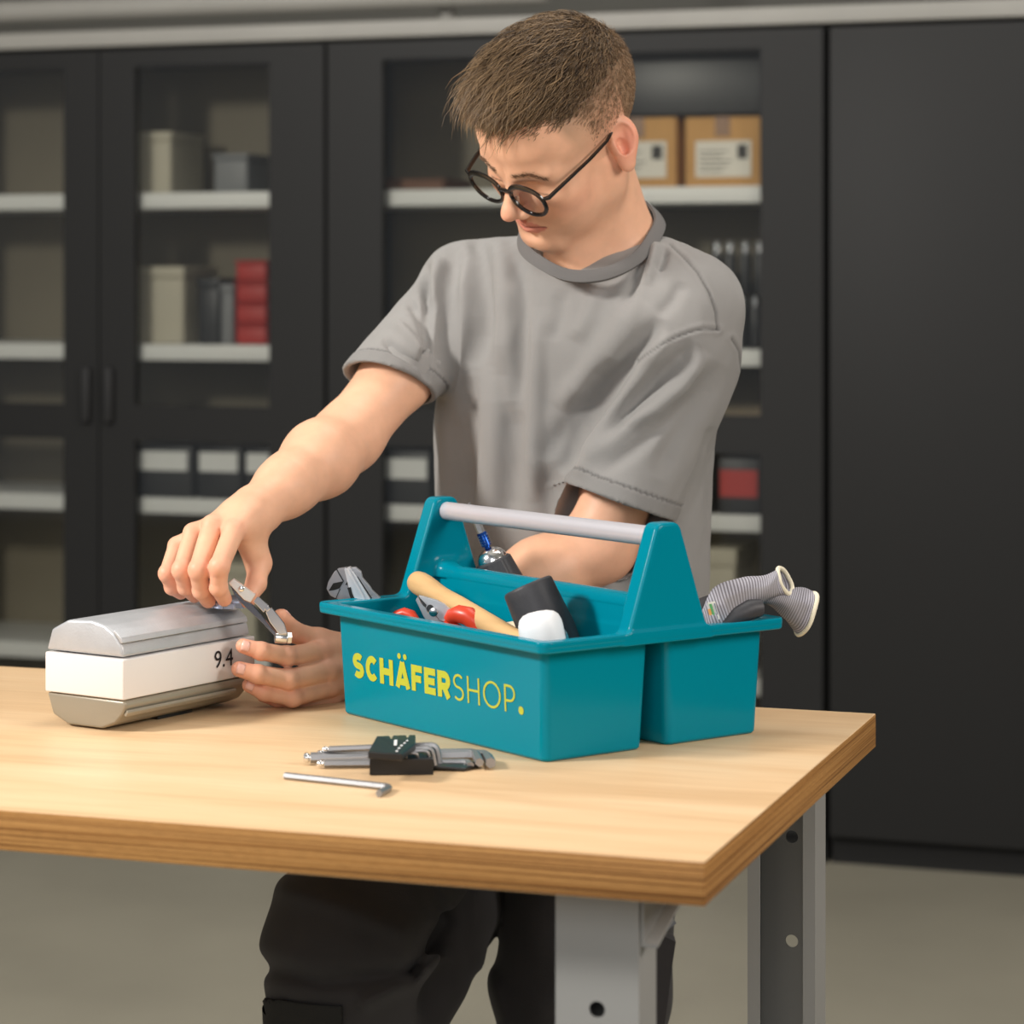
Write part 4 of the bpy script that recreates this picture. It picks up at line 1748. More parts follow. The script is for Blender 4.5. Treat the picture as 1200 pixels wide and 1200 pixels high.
def lift_top(t, p):
    return (1.0 - 1.15 * t) * (0.52 + 0.23 * np.clip((p[:, 1] + 0.05) / 0.05, 0, 1) + 0.45 * np.clip((p[:, 1] - 0.0) / 0.08, 0, 1))


def zone_side(p, rng):
    lo_ = np.where(p[:, 1] < -0.035, -0.030, 0.020)
    fr = 0.070 - 0.35 * np.clip(0.075 - p[:, 2], 0, 1)
    return (hair_line(p) < 0.006) & (p[:, 2] > lo_ + 0.03 * rng.uniform(0, 1, len(p))) & (p[:, 1] < fr - 0.004)


def len_side(p, rng):
    k = np.clip((p[:, 2] - 0.01) / 0.09, 0, 1)
    return ((0.003 + 0.012 * k ** 2) * rng.uniform(0.7, 1.2, len(p))).astype(np.float32)


V1, F1, C1 = strands(11000, 6, zone_top, len_top, lift_top, 0.00062, (DK, LT), 1.0, 11)
V3_, F3_, C3_ = strands(260, 7, lambda p, rng: (hair_line(p) > -0.004) & (hair_line(p) < 0.012) & (p[:, 1] > 0.05) & (((p[:, 0] > -0.034) & (p[:, 0] < -0.016)) | ((p[:, 0] > 0.0) & (p[:, 0] < 0.008))),
                        lambda p, rng: (0.036 + 0.014 * rng.uniform(0, 1, len(p))).astype(np.float32), lambda t, p: (1 - 1.1 * t) * 0.75 + 0 * p[:, 0], 0.00062, (DK, LT), 0.6, 31, 0.95)
V2s, F2, C2 = strands(9000, 2, zone_side, len_side, lambda t, p: 0.55 + 0 * p[:, 0], 0.00030, (np.array(lin(122, 98, 74)[:3]), np.array(lin(176, 146, 112)[:3])), 0.3, 12)
F2 = F2 + len(V1)
F3_ = F3_ + len(V1) + len(V2s)
st = arr_mesh('strands', np.concatenate([V1, V2s, V3_]), np.concatenate([F1, F2, F3_]), None, M_hair, hair)
vcol(st, np.concatenate([C1, C2, C3_]))
st['kind'] = 'stuff'

# eyebrows: short hairs
def brow_strands():
    rng = np.random.RandomState(4)
    b = B()
    vs, fs = [], []
    for side in (-1, 1):
        for i in range(150):
            s = rng.uniform(0.011, 0.052)
            zc = 0.0185 + 0.006 * min(s / 0.03, 1) - 0.010 * max((s - 0.036) / 0.02, 0) + rng.normal(0, 0.0016)
            p = np.array([[side * s, 0.13, zc]], np.float32)
            for _ in range(14):
                C = h2c(p[0])[None]
                dd = f_head(p)
                p[0, 1] -= float(dd[0]) * 0.9
            a = h2c(p[0] + np.array([0, 0.0002, 0]))
            e = h2c(p[0] + np.array([side * 0.0042, -0.0004 + 0.0012, rng.uniform(-0.0012, 0.002)]))
            m_ = (a + e) / 2
            t = (e - a) / np.linalg.norm(e - a)
            u = np.cross(t, [0.3, 0.5, 0.8])
            u /= np.linalg.norm(u)
            w = np.cross(t, u)
            k = len(vs)
            for q, r in ((a, 0.00028), (m_, 0.00024)):
                for an in (0, 2.1, 4.2):
                    vs.append(q + (u * math.cos(an) + w * math.sin(an)) * r - MOFF)
            vs.append(e - MOFF)
            fs += [(k, k + 1, k + 4, k + 3), (k + 1, k + 2, k + 5, k + 4), (k + 2, k, k + 3, k + 5), (k + 3, k + 4, k + 6), (k + 4, k + 5, k + 6), (k + 5, k + 3, k + 6)]
    o = b.add(vs, fs, True).build('eyebrows', mat('eyebrow_hair', lin(104, 76, 54), 0.6), hair)
    return o


brow_strands()['kind'] = 'stuff'

# ---- glasses (head-local)
M_frame = mat('tortoiseshell', lin(26, 22, 20), 0.18, spec=0.6, var=(60, 0.6))
gl = bpy.data.objects.new('glasses', None)
COL.objects.link(gl)
gl.parent = man
gl['label'] = 'round dark tortoiseshell glasses'


def L(p):
    return Vector(h2c(p) - MOFF)


def lens_loop(side, grow=0.0, n=40):
    out = []
    for i in range(n):
        a = 2 * math.pi * i / n
        ca, sa = math.cos(a), math.sin(a)
        x = (0.0243 + grow) * (abs(ca) ** 0.92) * (1 if ca > 0 else -1)
        z = (0.0192 + grow) * (abs(sa) ** 0.92) * (1 if sa > 0 else -1) + 0.0015 * abs(ca)
        xx = side * 0.0335 + x
        yy = 0.1120 - 0.8 * xx * xx + 0.10 * z
        out.append((xx, yy, z - 0.007))
    return out


fr = B()
for side in (-1, 1):
    lp = [L(p) for p in lens_loop(side, 0.0015)]
    # closed ring
    rings = []
    n = len(lp)
    cn = sum(lp, Vector()) / n
    ax_ = (lp[0] - cn).cross(lp[10] - cn).normalized()
    for i, p in enumerate(lp):
        o = (p - cn)
        o = (o - ax_ * o.dot(ax_)).normalized()
        thick = 0.0028 + 0.0018 * max(math.sin(2 * math.pi * i / n), 0)
        rings.append([p + o * (thick * math.cos(t)) + ax_ * (0.0026 * math.sin(t)) for t in [2 * math.pi * k / 8 + 0.39 for k in range(8)]])
    rings.append(rings[0])
    fr.loft(rings, cap=False)
fr.tube([L((-0.0105, 0.1120, -0.002)), L((-0.005, 0.1150, 0.003)), L((0.005, 0.1150, 0.003)), L((0.0105, 0.1120, -0.002))], 0.0023, 8)
fo = fr.build('frame_front', M_frame, gl)
for side in (-1, 1):
    B().add([L(p) for p in lens_loop(side)], [tuple(range(40))], False).build('lens', M_glass, gl)
    t = B()
    t.tube([L((side * 0.0580, 0.1095, 0.003)), L((side * 0.0655, 0.1065, 0.005)), L((side * 0.0680, 0.095, 0.0075)), L((side * 0.0765, 0.040, 0.016)), L((side * 0.0785, 0.008, 0.0205)), L((side * 0.0735, -0.006, 0.021)), L((side * 0.0690, -0.020, 0.020))],
           [0.0030, 0.0036, 0.0032, 0.0028, 0.0028, 0.0026, 0.0026], 8, flat=0.7)
    t.build('temple', M_frame, gl)
    B().tube([L((side * 0.0585, 0.1085, 0.0045)), L((side * 0.0600, 0.1092, 0.0046))], 0.0012, 8).build('rivet', M_chrome, gl)
    B().tube([L((side * 0.0105, 0.106, -0.010)), L((side * 0.0100, 0.107, -0.018))], 0.0018, 8).build('nose_pad', mat('clear_pad', lin(200, 170, 150), 0.3), gl)

# ---- trousers
M_trs = mat('trouser_cloth', lin(56, 54, 55), 0.8, spec=0.25, bump=(700, 0.4), sheen=0.1, var=(8, 0.12))
M_pad = mat('knee_pad_cloth', lin(18, 18, 19), 0.7, bump=(500, 0.4))
HPR, HPL = np.array([-0.005, 3.38, 0.86]), np.array([0.13, 3.34, 0.86])
KNR, KNL = at(402, 1108, 3.10), at(684, 1150, 3.32)
ANR, ANL = at(402, 1530, 3.22), at(684, 1545, 3.36)


def f_trs(P):
    d = ellip(P, (0.06, 3.37, 0.90), (0.175, 0.135, 0.13))
    rl = smin(capsule(P, HPR, KNR, 0.104, 0.095), capsule(P, KNR, ANR, 0.094, 0.082), 0.03)
    rl = smin(rl, capsule(P, at(556, 1000, 3.36), at(553, 1085, 3.36), 0.05, 0.032), 0.02)
    rl = smin(rl, capsule(P, at(500, 1060, 3.30), at(440, 1210, 3.20), 0.092, 0.080), 0.03)
    ll = smin(capsule(P, HPL, KNL, 0.118, 0.108), capsule(P, KNL, ANL, 0.108, 0.085), 0.03)
    d = smin(smin(d, rl, 0.03), ll, 0.012)
    q = project(P)
    w = np.sin(q[:, 0] * 0.055 + q[:, 1] * 0.03 + 2 * np.sin(q[:, 1] * 0.021)) * 0.5 + np.sin(q[:, 1] * 0.06 - q[:, 0] * 0.035 + 1.3) * 0.5
    d = d - 0.0035 * w * np.clip((0.75 - P[:, 2]) * 4 + 0.3, 0, 1)
    for pl, ww, a in (([(335, 1040), (400, 1060), (470, 1090)], 16, 0.010), ([(300, 1130), (380, 1150), (480, 1140)], 12, -0.012), ([(500, 1030), (520, 1080), (480, 1140)], 12, -0.012), ([(430, 1175), (480, 1150), (520, 1120)], 10, 0.012), ([(560, 1050), (560, 1110), (590, 1200)], 12, 0.008)):
        dd, t = seg_dist(q, pl)
        d = d - a * np.exp(-(dd / ww) ** 2)
    return np.maximum(d, 0.06 - P[:, 2])


tr = sdf_obj('trousers', f_trs, MOFF * 0 + np.array([-0.38, 2.90, 0.04]), (0.34, 3.62, 1.06), 0.0055, M_trs, None, lip=1.6, newton=1)
tr.data.transform(Matrix.Translation(Vector(-MOFF)))
tr.parent = man


def f_pad(P):
    d = f_trs(P) - 0.006
    q = project(P)
    d = np.maximum(d, 1167 + (q[:, 0] - 290) * 0.09 - q[:, 1])
    d = np.maximum(d * 1.0, (q[:, 0] - 402) * 0.001)
    d = np.maximum(d, (P[:, 1] - (KNR[1] + 0.03)))
    return np.maximum(d, 0.30 - P[:, 2])


pad = sdf_obj('knee_pad_pocket', f_pad, (-0.38, 2.92, 0.28), (-0.14, 3.3, 0.56), 0.005, M_pad, None, lip=1.6, newton=0)
pad.data.transform(Matrix.Translation(Vector(-MOFF)))
pad.parent = tr
# hanging pocket flap at his left hip
b = B()
poly = [(768, 1092), (792, 1104), (788, 1130), (783, 1170), (777, 1215), (770, 1260), (764, 1260), (764, 1092)]
fl = [at(x, y, 3.20) - MOFF for x, y in poly]
bk = [at(x, y, 3.20) + np.array([0, 0.03, 0]) - MOFF for x, y in poly]
n = len(poly)
b.add(fl + bk, [tuple(range(n)), tuple(range(2 * n - 1, n - 1, -1))] + [(i, (i + 1) % n, (i + 1) % n + n, i + n) for i in range(n)])
b.build('holster_pocket', M_trs, tr)
b = B()
b.tube([at(760, 1096, 3.19) - MOFF, at(775, 1088, 3.19) - MOFF, at(788, 1078, 3.20) - MOFF], 0.007, 8, flat=0.5)
b.build('pocket_strap', mat('grey_webbing', lin(96, 98, 102), 0.7), tr)
M_boot = mat('black_boot', lin(24, 24, 25), 0.5)
for an in (ANR, ANL):
    f = lambda P, an=an: smax(smin(capsule(P, (an[0], an[1], 0.10), (an[0], an[1] - 0.0, 0.06), 0.055, 0.05), capsule(P, (an[0], an[1], 0.05), (an[0] - 0.06, an[1] - 0.17, 0.04), 0.05, 0.045), 0.03), 0.001 - P[:, 2], 0.008)
    o = sdf_obj('boot', f, (an[0] - 0.16, an[1] - 0.26, -0.005), (an[0] + 0.09, an[1] + 0.09, 0.17), 0.006, M_boot, None)
    o.data.transform(Matrix.Translation(Vector(-MOFF)))
    o.parent = man
# ------------------------------------------------------------------ things in the toolbox (toolbox frame -> world)
TBM = Matrix.Translation(Vector(bw)) @ Matrix.Rotation(BANG + YAW, 4, 'Z')


def tbox_thing(name, label, cat, group=None):
    o = thing(name, label, cat, (0, 0, 0), 0, group)
    o.matrix_world = TBM
    return o


def cam_thing(name, label, cat, p, group=None):
    """Empty at a point of the camera-plan frame; children use that frame minus p"""
    return thing(name, label, cat, c2w(p), YAW, group)


def px_prism(b, poly, Y, th, org, bev=0.0):
    """flat plate whose outline is given by picture points at depth Y, thickness th away"""
    f = [at(x, y, Y) - org for x, y in poly]
    k = [q + np.array([0, th, 0]) for q in f]
    n = len(poly)
    bm = bmesh.new()
    v = [bm.verts.new(tuple(map(float, q))) for q in f + k]
    bm.faces.new(v[:n])
    bm.faces.new(v[n:][::-1])
    for i in range(n):
        bm.faces.new((v[i], v[(i + 1) % n], v[n + (i + 1) % n], v[n + i]))
    bmesh.ops.recalc_face_normals(bm, faces=bm.faces[:])
    if bev:
        bmesh.ops.bevel(bm, geom=bm.edges[:], offset=bev, segments=2, profile=0.5, affect='EDGES')
    return b.bm(bm, False)


M_hick = mat('hammer_wood', lin(214, 174, 122), 0.45, var=(14, 0.10, (1, 1, 6)), bump=(90, 0.1))
M_pale = mat('pale_wood', lin(232, 210, 182), 0.5, var=(20, 0.05))
M_rub = mat('hard_rubber', lin(58, 58, 62), 0.5, spec=0.4, bump=(260, 0.25), var=(30, 0.12))
M_white = mat('white_nylon', lin(236, 236, 238), 0.45)
M_grip = mat('red_grip', lin(214, 66, 40), 0.35)
M_satin = mat('brushed_silver', (0.36, 0.36, 0.37, 1), 0.48, 0.9, bump=(200, 0.1))
V3 = lambda p: Vector(tuple(map(float, p)))

# wooden hammer
h = tbox_thing('hammer', 'hammer with light wooden handle leaning in the near tray of the toolbox', 'hammer')
p0, p1 = V3(tbp(489, 682, 0.060)), V3(tbp(612, 754, 0.104))
dr = (p1 - p0).normalized()
Lh = (p1 - p0).length
b = B()
b.lathe([(0.004, -0.009), (0.009, -0.007), (0.0128, -0.001), (0.0140, 0.008), (0.0140, 0.022), (0.0128, 0.040), (0.0114, 0.060), (0.0112, 0.08), (0.0118, 0.11), (0.0112, Lh), (0.010, Lh + 0.03)], p0, dr, 26)
b.build('handle', M_hick, h)
hd = p0 + dr * (Lh + 0.012)
hd.z = max(hd.z, 0.03)
b = B()
b.lathe([(0.012, -0.045), (0.014, -0.042), (0.014, -0.018), (0.011, -0.014), (0.012, 0.012), (0.006, 0.035), (0.003, 0.045)], hd, (0.15, 0.9, -0.1), 20)
b.build('head', M_steel, h)

# black mallet
m = tbox_thing('rubber_mallet', 'black rubber mallet with pale handle standing head up in the near tray', 'mallet')
a0, a1 = V3(tbp(618, 686, 0.072)), V3(tbp(645, 748, 0.058))
dr = (a1 - a0).normalized()
b = B()
b.lathe([(0.0, -0.0003), (0.0262, -0.0003), (0.0278, 0.0010), (0.0284, 0.003), (0.0288, 0.012), (0.0300, 0.035), (0.0312, 0.055), (0.0300, 0.075), (0.0275, 0.095), (0.0255, 0.1)], a0, dr, 40, cap=False)
b.build('head', M_rub, m)
b = B()
hb = a0 + dr * 0.052
he = V3(tbp(548, 750, 0.034))
hdr = (he - hb).normalized()
b.lathe([(0.0125, 0.02), (0.0135, 0.05), (0.0140, 0.08), (0.0135, 0.12), (0.008, 0.124)], hb, hdr, 22)
b.build('handle', M_pale, m)

# white soft-face mallet
m = tbox_thing('soft_face_hammer', 'small white nylon hammer head poking out in front of the black mallet', 'hammer')
a0, a1 = V3(tbp(630, 716, 0.122)), V3(tbp(640, 770, 0.118))
dr = (a1 - a0).normalized()
b = B()
b.lathe([(0.0, 0), (0.010, 0.0006), (0.0165, 0.0026), (0.0210, 0.0066), (0.0234, 0.013), (0.0240, 0.020), (0.0240, 0.042), (0.022, 0.046)], a0, dr, 36, cap=False)
b.build('white_face', M_white, m)
B().lathe([(0.018, 0.044), (0.019, 0.05), (0.019, 0.065), (0.012, 0.07)], a0, dr, 28).build('steel_body', M_steel, m)

# slip-joint pliers
YP = 3.005
org = at(420, 705, YP)
org[2] = TZ + 0.02
t = cam_thing('slip_joint_pliers', 'silver slip-joint pliers with jaw above the left end of the toolbox', 'pliers', org)
b = B()
px_prism(b, [(382.5, 690), (384.5, 682), (391, 671), (396.5, 666.5), (406, 665), (412, 672), (419, 690), (430, 716), (420, 720), (412, 710), (408, 701.5), (396, 702.5), (387, 698)], YP, 0.009, org, 0.0005)
b.build('fixed_jaw', mat('dull_silver', lin(150, 150, 156), 0.4, metal=0.6), t)
b = B()
px_prism(b, [(403.5, 667), (410, 665), (420, 682), (434, 706), (442, 724), (426, 724), (419, 712), (409, 690)], YP - 0.004, 0.016, org, 0.0005)
px_prism(b, [(406, 666.5), (408, 665.6), (433, 712), (438, 724), (434, 724), (429, 712)], YP - 0.0055, 0.004, org, 0.0006)
px_prism(b, [(412, 670), (414, 669.5), (440, 712), (446, 724), (442, 724), (436, 712)], YP - 0.0050, 0.004, org, 0.0006)
b.build('slider', mat('light_silver', lin(210, 212, 218), 0.35, metal=0.5), t)
b = B()
px_prism(b, [(409, 665.5), (417, 665), (423, 670), (424.5, 677), (433, 687), (436, 692), (447, 702), (466, 724), (449, 724), (432, 703), (420, 686)], YP + 0.004, 0.010, org, 0.0006)
b.build('lever', mat('mid_silver', lin(176, 178, 184), 0.38, metal=0.6), t)
b = B()
px_prism(b, [(385, 692.5), (390.5, 683.5), (403, 681), (401, 684.5), (398, 689.5), (392, 691.5)], YP - 0.0006, 0.002, org)
px_prism(b, [(404.5, 685), (407.5, 681), (408.5, 682), (406.5, 686)], YP - 0.0006, 0.002, org)
px_prism(b, [(407, 689), (411, 688), (413, 696), (416, 702), (418, 709), (413, 707), (410, 699)], YP - 0.0046, 0.002, org)
px_prism(b, [(426, 706), (428, 704), (436, 718), (432, 718)], YP - 0.0046, 0.002, org)
px_prism(b, [(394, 667.6), (395, 667), (403, 681), (402, 681.6)], YP - 0.0006, 0.002, org)
px_prism(b, [(398, 690), (399, 690), (394, 702), (393, 702)], YP - 0.0006, 0.002, org)
px_prism(b, [(418, 676), (419.2, 675.6), (446, 716), (444.5, 716)], YP + 0.0032, 0.002, org)
b.build('jaw_opening', M_seal, t)
b = B()
for i in range(6):
    x, y = 431.5 + i * 3.3, 693.5 + i * 4.4
    px_prism(b, [(x - 1.2, y), (x + 1.6, y - 1.4), (x + 2.2, y - 0.6), (x - 0.6, y + 0.9)], YP + 0.0034, 0.001, org)
b.build('embossed_marks', M_leg, t)
b = B()
b.tube([at(462, 727, YP + 0.008) - org, at(466, 721, YP + 0.006) - org, at(474, 718.5, YP + 0.004) - org, at(482, 721, YP + 0.0) - org, at(488, 730, YP - 0.005) - org], [0.006, 0.0065, 0.0068, 0.0066, 0.006], 14)
b.build('red_grip', M_grip, t)

# combination pliers with red grips
YC = 2.868
org = at(520, 722, YC)
org[2] = TZ + 0.02
t = cam_thing('combination_pliers', 'pliers with silver jaws and red grips lying beside the wooden hammer handle', 'pliers', org)
b = B()
px_prism(b, [(490.5, 698.3), (494, 699), (512, 704), (521, 708.5), (528.5, 715), (525, 730), (515, 727), (507, 716), (500, 713), (497, 708)], YC, 0.010, org, 0.0005)
b.build('upper_jaw', MATS['light_silver'], t)
b = B()
px_prism(b, [(487.2, 703.5), (489.5, 700), (493, 706), (499, 712), (501, 718), (508, 720), (516, 728), (525, 732), (500, 728), (496, 722)], YC - 0.002, 0.010, org, 0.0005)
b.build('lower_jaw', MATS['mid_silver'], t)
B().lathe([(0.0050, 0), (0.0050, 0.0025), (0.004, 0.003)], at(508, 717, YC) - org, (0, -1, 0), 20).build('pivot_bolt', M_chrome, t)
b = B()
b.add([at(504 + 4.2 * math.cos(a), 713 + 4.4 * math.sin(a), YC - 0.0022) - org for a in [2 * math.pi * k / 18 for k in range(18)]], [tuple(range(18))])
b.add([at(x, y, YC - 0.0023) - org for x, y in [(491.5, 702), (493, 701.5), (500, 709), (499, 712), (496, 710)]], [(0, 1, 2, 3, 4)])
b.build('wire_notch', mat('notch_grey', lin(70, 70, 72), 0.4, 0.6), t)
b = B()
b.tube([at(524, 727, YC - 0.003) - org, at(529, 722, YC - 0.004) - org, at(538, 719.5, YC - 0.008) - org, at(549, 722, YC - 0.016) - org, at(558, 730, YC - 0.02) - org, at(566, 744, YC - 0.022) - org], [0.0050, 0.0082, 0.0102, 0.0108, 0.0100, 0.009], 18)
b.build('red_grip', M_grip, t)
b = B()
b.tube([at(520, 732, YC) - org, at(530, 736, YC - 0.002) - org, at(548, 748, YC - 0.01) - org], [0.006, 0.008, 0.009], 14)
b.build('red_grip', M_grip, t)

# drill driver
t = tbox_thing('cordless_drill', 'drill with black chuck and blue bit holder leaning in the rear tray', 'drill')
a0, a1 = V3(tbp(572, 643, -0.052)), V3(tbp(596, 700, -0.072))
dr = (a1 - a0).normalized()
flute = lambda a, t_: 1 + (0.035 * (1 if math.sin(8 * a) > 0.6 else 0))
b = B()
b.lathe([(0.004, -0.001), (0.007, 0.0), (0.010, 0.0015), (0.0138, 0.004), (0.0175, 0.0095), (0.0186, 0.0145)], a0, dr, 40)
b.build('chuck_nose', M_chrome, t)
b = B()
b.lathe([(0.0190, 0.0142), (0.0222, 0.0165), (0.0230, 0.022), (0.0245, 0.034), (0.0262, 0.046), (0.0272, 0.056), (0.0272, 0.066)], a0, dr, 96, mod=flute)
b.build('chuck_sleeve', M_rub, t)
b = B()
b.lathe([(0.022, 0.066), (0.030, 0.070), (0.031, 0.10), (0.030, 0.135), (0.02, 0.145)], a0, dr, 40)
b.build('motor_case', mat('drill_blue', lin(20, 70, 120), 0.4), t)
M_blue = mat('blue_anodised', lin(18, 74, 160), 0.25, metal=0.7)
b = B()
b.lathe([(0.0035, 0.0), (0.0035, -0.004), (0.0060, -0.004), (0.0062, -0.020), (0.0055, -0.021)], a0, dr, 24)
b.build('bit_holder_ring', M_blue, t)
b = B()
u = dr.orthogonal().normalized()
w = dr.cross(u)
for k in range(12):
    a = 2 * math.pi * k / 12
    for j in range(4):
        c = a0 - dr * (0.0065 + j * 0.0036) + (u * math.cos(a) + w * math.sin(a)) * 0.0062
        bm = bmesh.new()
        bmesh.ops.create_icosphere(bm, subdivisions=1, radius=0.0007)
        bmesh.ops.translate(bm, verts=bm.verts, vec=c)
        b.bm(bm)
b.build('knurling', M_chrome, t)
b = B()
b.lathe([(0.0050, -0.020), (0.0050, -0.052), (0.003, -0.053)], a0, dr, 6)
b.lathe([(0.0022, -0.052), (0.0022, -0.060)], a0, dr, 6)
b.build('bit', M_chrome, t)

# ---- gloves
def knit_mat():
    m = bpy.data.materials.new('knit')
    m.use_nodes = True
    nt = m.node_tree
    b = nt.nodes['Principled BSDF']
    b.inputs['Roughness'].default_value = 0.9
    b.inputs['Specular IOR Level'].default_value = 0.15
    a = nt.nodes.new('ShaderNodeVertexColor')
    a.layer_name = 'tint'
    nt.links.new(a.outputs[0], b.inputs['Base Color'])
    return m


M_knit = knit_mat()
M_trim = mat('cream_overlock', lin(232, 224, 200), 0.85, bump=(900, 0.5))


def cuff(stations, maj, mnr, name, parent, org, rings=74, n=40, palm=None, trim=True):
    """stations = centres; maj/mnr = per-station half-axis vectors"""
    S = [np.array(s) for s in stations]
    k = len(S)
    VV, CC = [], []
    lt, dk, mid = (np.array(lin(*c)[:3]) for c in ((188, 186, 196), (92, 88, 92), (140, 136, 134)))

    def interp(L, t):
        x = t * (k - 1)
        i = min(int(x), k - 2)
        f = x - i
        p0, p1, p2, p3 = (np.array(L[max(i - 1, 0)]), np.array(L[i]), np.array(L[i + 1]), np.array(L[min(i + 2, k - 1)]))
        return 0.5 * ((2 * p1) + (-p0 + p2) * f + (2 * p0 - 5 * p1 + 4 * p2 - p3) * f * f + (-p0 + 3 * p1 - 3 * p2 + p3) * f ** 3)
    last = None
    for i in range(rings):
        t = i / (rings - 1)
        c, A, C = interp(S, t), interp(maj, t), interp(mnr, t)
        sc = 1 + 0.022 * (i % 2)
        ring = []
        for j in range(n):
            a = 2 * math.pi * j / n
            wob = 1 + 0.05 * math.sin(3 * a + t * 9) + 0.03 * math.sin(5 * a - t * 14)
            p = c + (A * math.cos(a) + C * math.sin(a)) * sc * wob
            ring.append(p - org)
            band = 0.5 + 0.5 * math.sin(a * 1 + 2.4)
            col = lt if i % 2 else dk
            if 0.3 < t < 0.9 and math.cos(a) < 0.35:
                col = col * 0.6 + mid * 0.4
            CC.append(col)
        VV += ring
        last = ring
    FF = [(i * n + j, i * n + (j + 1) % n, (i + 1) * n + (j + 1) % n, (i + 1) * n + j) for i in range(rings - 1) for j in range(n)]
    o = arr_mesh(name, np.array(VV), np.array(FF), None, M_knit, parent)
    vcol(o, np.array(CC))
    sm = o.modifiers.new('thick', 'SOLIDIFY')
    sm.thickness = 0.0014
    if trim:
        b = B()
        L_ = [Vector(tuple(p)) for p in last]
        cn = sum(L_, Vector()) / n
        rr = []
        for j in range(n):
            tg = (L_[(j + 1) % n] - L_[j - 1]).normalized()
            o2 = (L_[j] - cn).normalized()
            w2 = tg.cross(o2).normalized()
            rr.append([L_[j] + (o2 * math.cos(a) + w2 * math.sin(a)) * 0.0026 for a in [2 * math.pi * q / 8 for q in range(8)]])
        rr.append(rr[0])
        b.loft(rr, cap=False)
        b.build('cuff_trim', M_trim, o)
    return o


v = lambda x, y, z: np.array([x, y, z])
org = at(860, 722, 2.83)
gA = cam_thing('work_glove', 'grey knitted work glove with cream cuff pointing up over the right rim', 'glove', org, 'knitted work gloves')
st_ = [at(828, 734, 2.80), at(846, 712, 2.81), at(872, 698, 2.83), at(898, 689, 2.845), at(920, 681, 2.855)]
mj = [v(-0.004, 0, 0.016), v(-0.007, 0, 0.020), v(-0.002, 0, 0.019), v(0.0005, 0, 0.0125), v(-0.004, 0.004, 0.0135)]
mn = [v(0.004, 0.012, 0), v(0.002, 0.016, 0), v(0.0, 0.020, 0), v(0.0, 0.018, 0), v(0.0075, 0.012, -0.003)]
cuff(st_, mj, mn, 'knitted_cuff', gA, org)
b = B()
b.tube([at(846, 732, 2.80) - org, at(862, 722, 2.805) - org, at(880, 714, 2.81) - org, at(891, 712, 2.815) - org, at(893.5, 712, 2.816) - org], [0.008, 0.0105, 0.0112, 0.0095, 0.005], 18)
b.build('rubber_thumb', M_rub, gA)
b = B()
cs = [(829, 706), (838, 704.5), (843.5, 725.5), (832, 729)]
YL = 2.790
b.add([at(x, y, YL) - org for x, y in cs] + [at(x, y, YL + 0.001) - org for x, y in cs], [(0, 1, 2, 3), (7, 6, 5, 4), (0, 4, 5, 1), (1, 5, 6, 2), (2, 6, 7, 3), (3, 7, 4, 0)])
lab = b.build('care_label', M_paper, gA)
for poly, c in (([(831, 708), (834, 707.4), (838.5, 724), (835.5, 725)], lin(90, 160, 96)), ([(829.5, 714), (833, 713), (835.5, 724), (832, 726)], lin(226, 160, 84)), ([(836.5, 707), (838, 706.8), (841.5, 720), (840.3, 720.4)], lin(130, 134, 150))):
    b = B()
    b.add([at(x, y, YL - 0.0006) - org for x, y in poly], [tuple(range(4))])
    b.build('print', mat('print_%d' % int(c[0] * 999), c, 0.6), lab)
org2 = at(905, 700, 2.86)
gB = cam_thing('work_glove', 'grey knitted work glove with cuff hanging down outside the toolbox rim', 'glove', org2, 'knitted work gloves')
st_ = [at(862, 716, 2.85), at(886, 700, 2.86), at(908, 700, 2.865), at(928, 708, 2.865), at(944, 719, 2.86)]
mj = [v(0.0, 0, 0.008), v(0.001, 0, 0.006), v(0.004, 0, 0.008), v(0.007, 0, 0.0165), v(0.0088, 0, 0.0225)]
mn = [v(0.0, 0.014, 0), v(0.0, 0.018, 0), v(0.0, 0.020, 0), v(0.001, 0.020, 0), v(-0.006, 0.018, 0.001)]
cuff(st_, mj, mn, 'knitted_cuff', gB, org2)
b = B()
b.tube([at(812, 716, 2.86) - org2, at(836, 706, 2.858) - org2, at(852, 700, 2.855) - org2], [0.012, 0.011, 0.004], 14, flat=0.6)
b.build('rubber_palm', M_rub, gB)

# ------------------------------------------------------------------ hex keys on the bench
def hexkey(pts, r, name, label, ball=False, group='hex keys in the black holder', n=6, corner=0.5):
    P = [V3(p) for p in pts]
    org = P[0].copy()
    org.z = TZ
    t = cam_thing(name, label, 'hex key', tuple(org), group)
    # rounded corner
    pl = [P[0]]
    for i in range(1, len(P) - 1):
        a, c, d = P[i - 1], P[i], P[i + 1]
        q = min(2.4 * r, (a - c).length * 0.4, (d - c).length * 0.45)
        s0, s1 = c + (a - c).normalized() * q, c + (d - c).normalized() * q
        for k in range(6):
            f = k / 5
            pl.append(s0 * (1 - f) ** 2 + c * 2 * f * (1 - f) + s1 * f * f)
    pl.append(P[-1])
    b = B()
    b.tube([p - org for p in pl], r * 1.08, n, phase=math.pi / 6)
    b.build('shank', M_satin, t)
    if ball:
        dr = (P[0] - P[1]).normalized()
        B().lathe([(r * 0.72, -0.001), (r * 0.68, 0.001), (r * 0.8, 0.0018), (r * 1.02, 0.0032), (r * 1.04, 0.0048), (r * 0.85, 0.0068), (r * 0.45, 0.0078)], P[0] - org, dr, 18).build('ball_end', M_chrome, t)
    return t


def oz(px, py, h):
    return on_z(px, py, TZ + h)


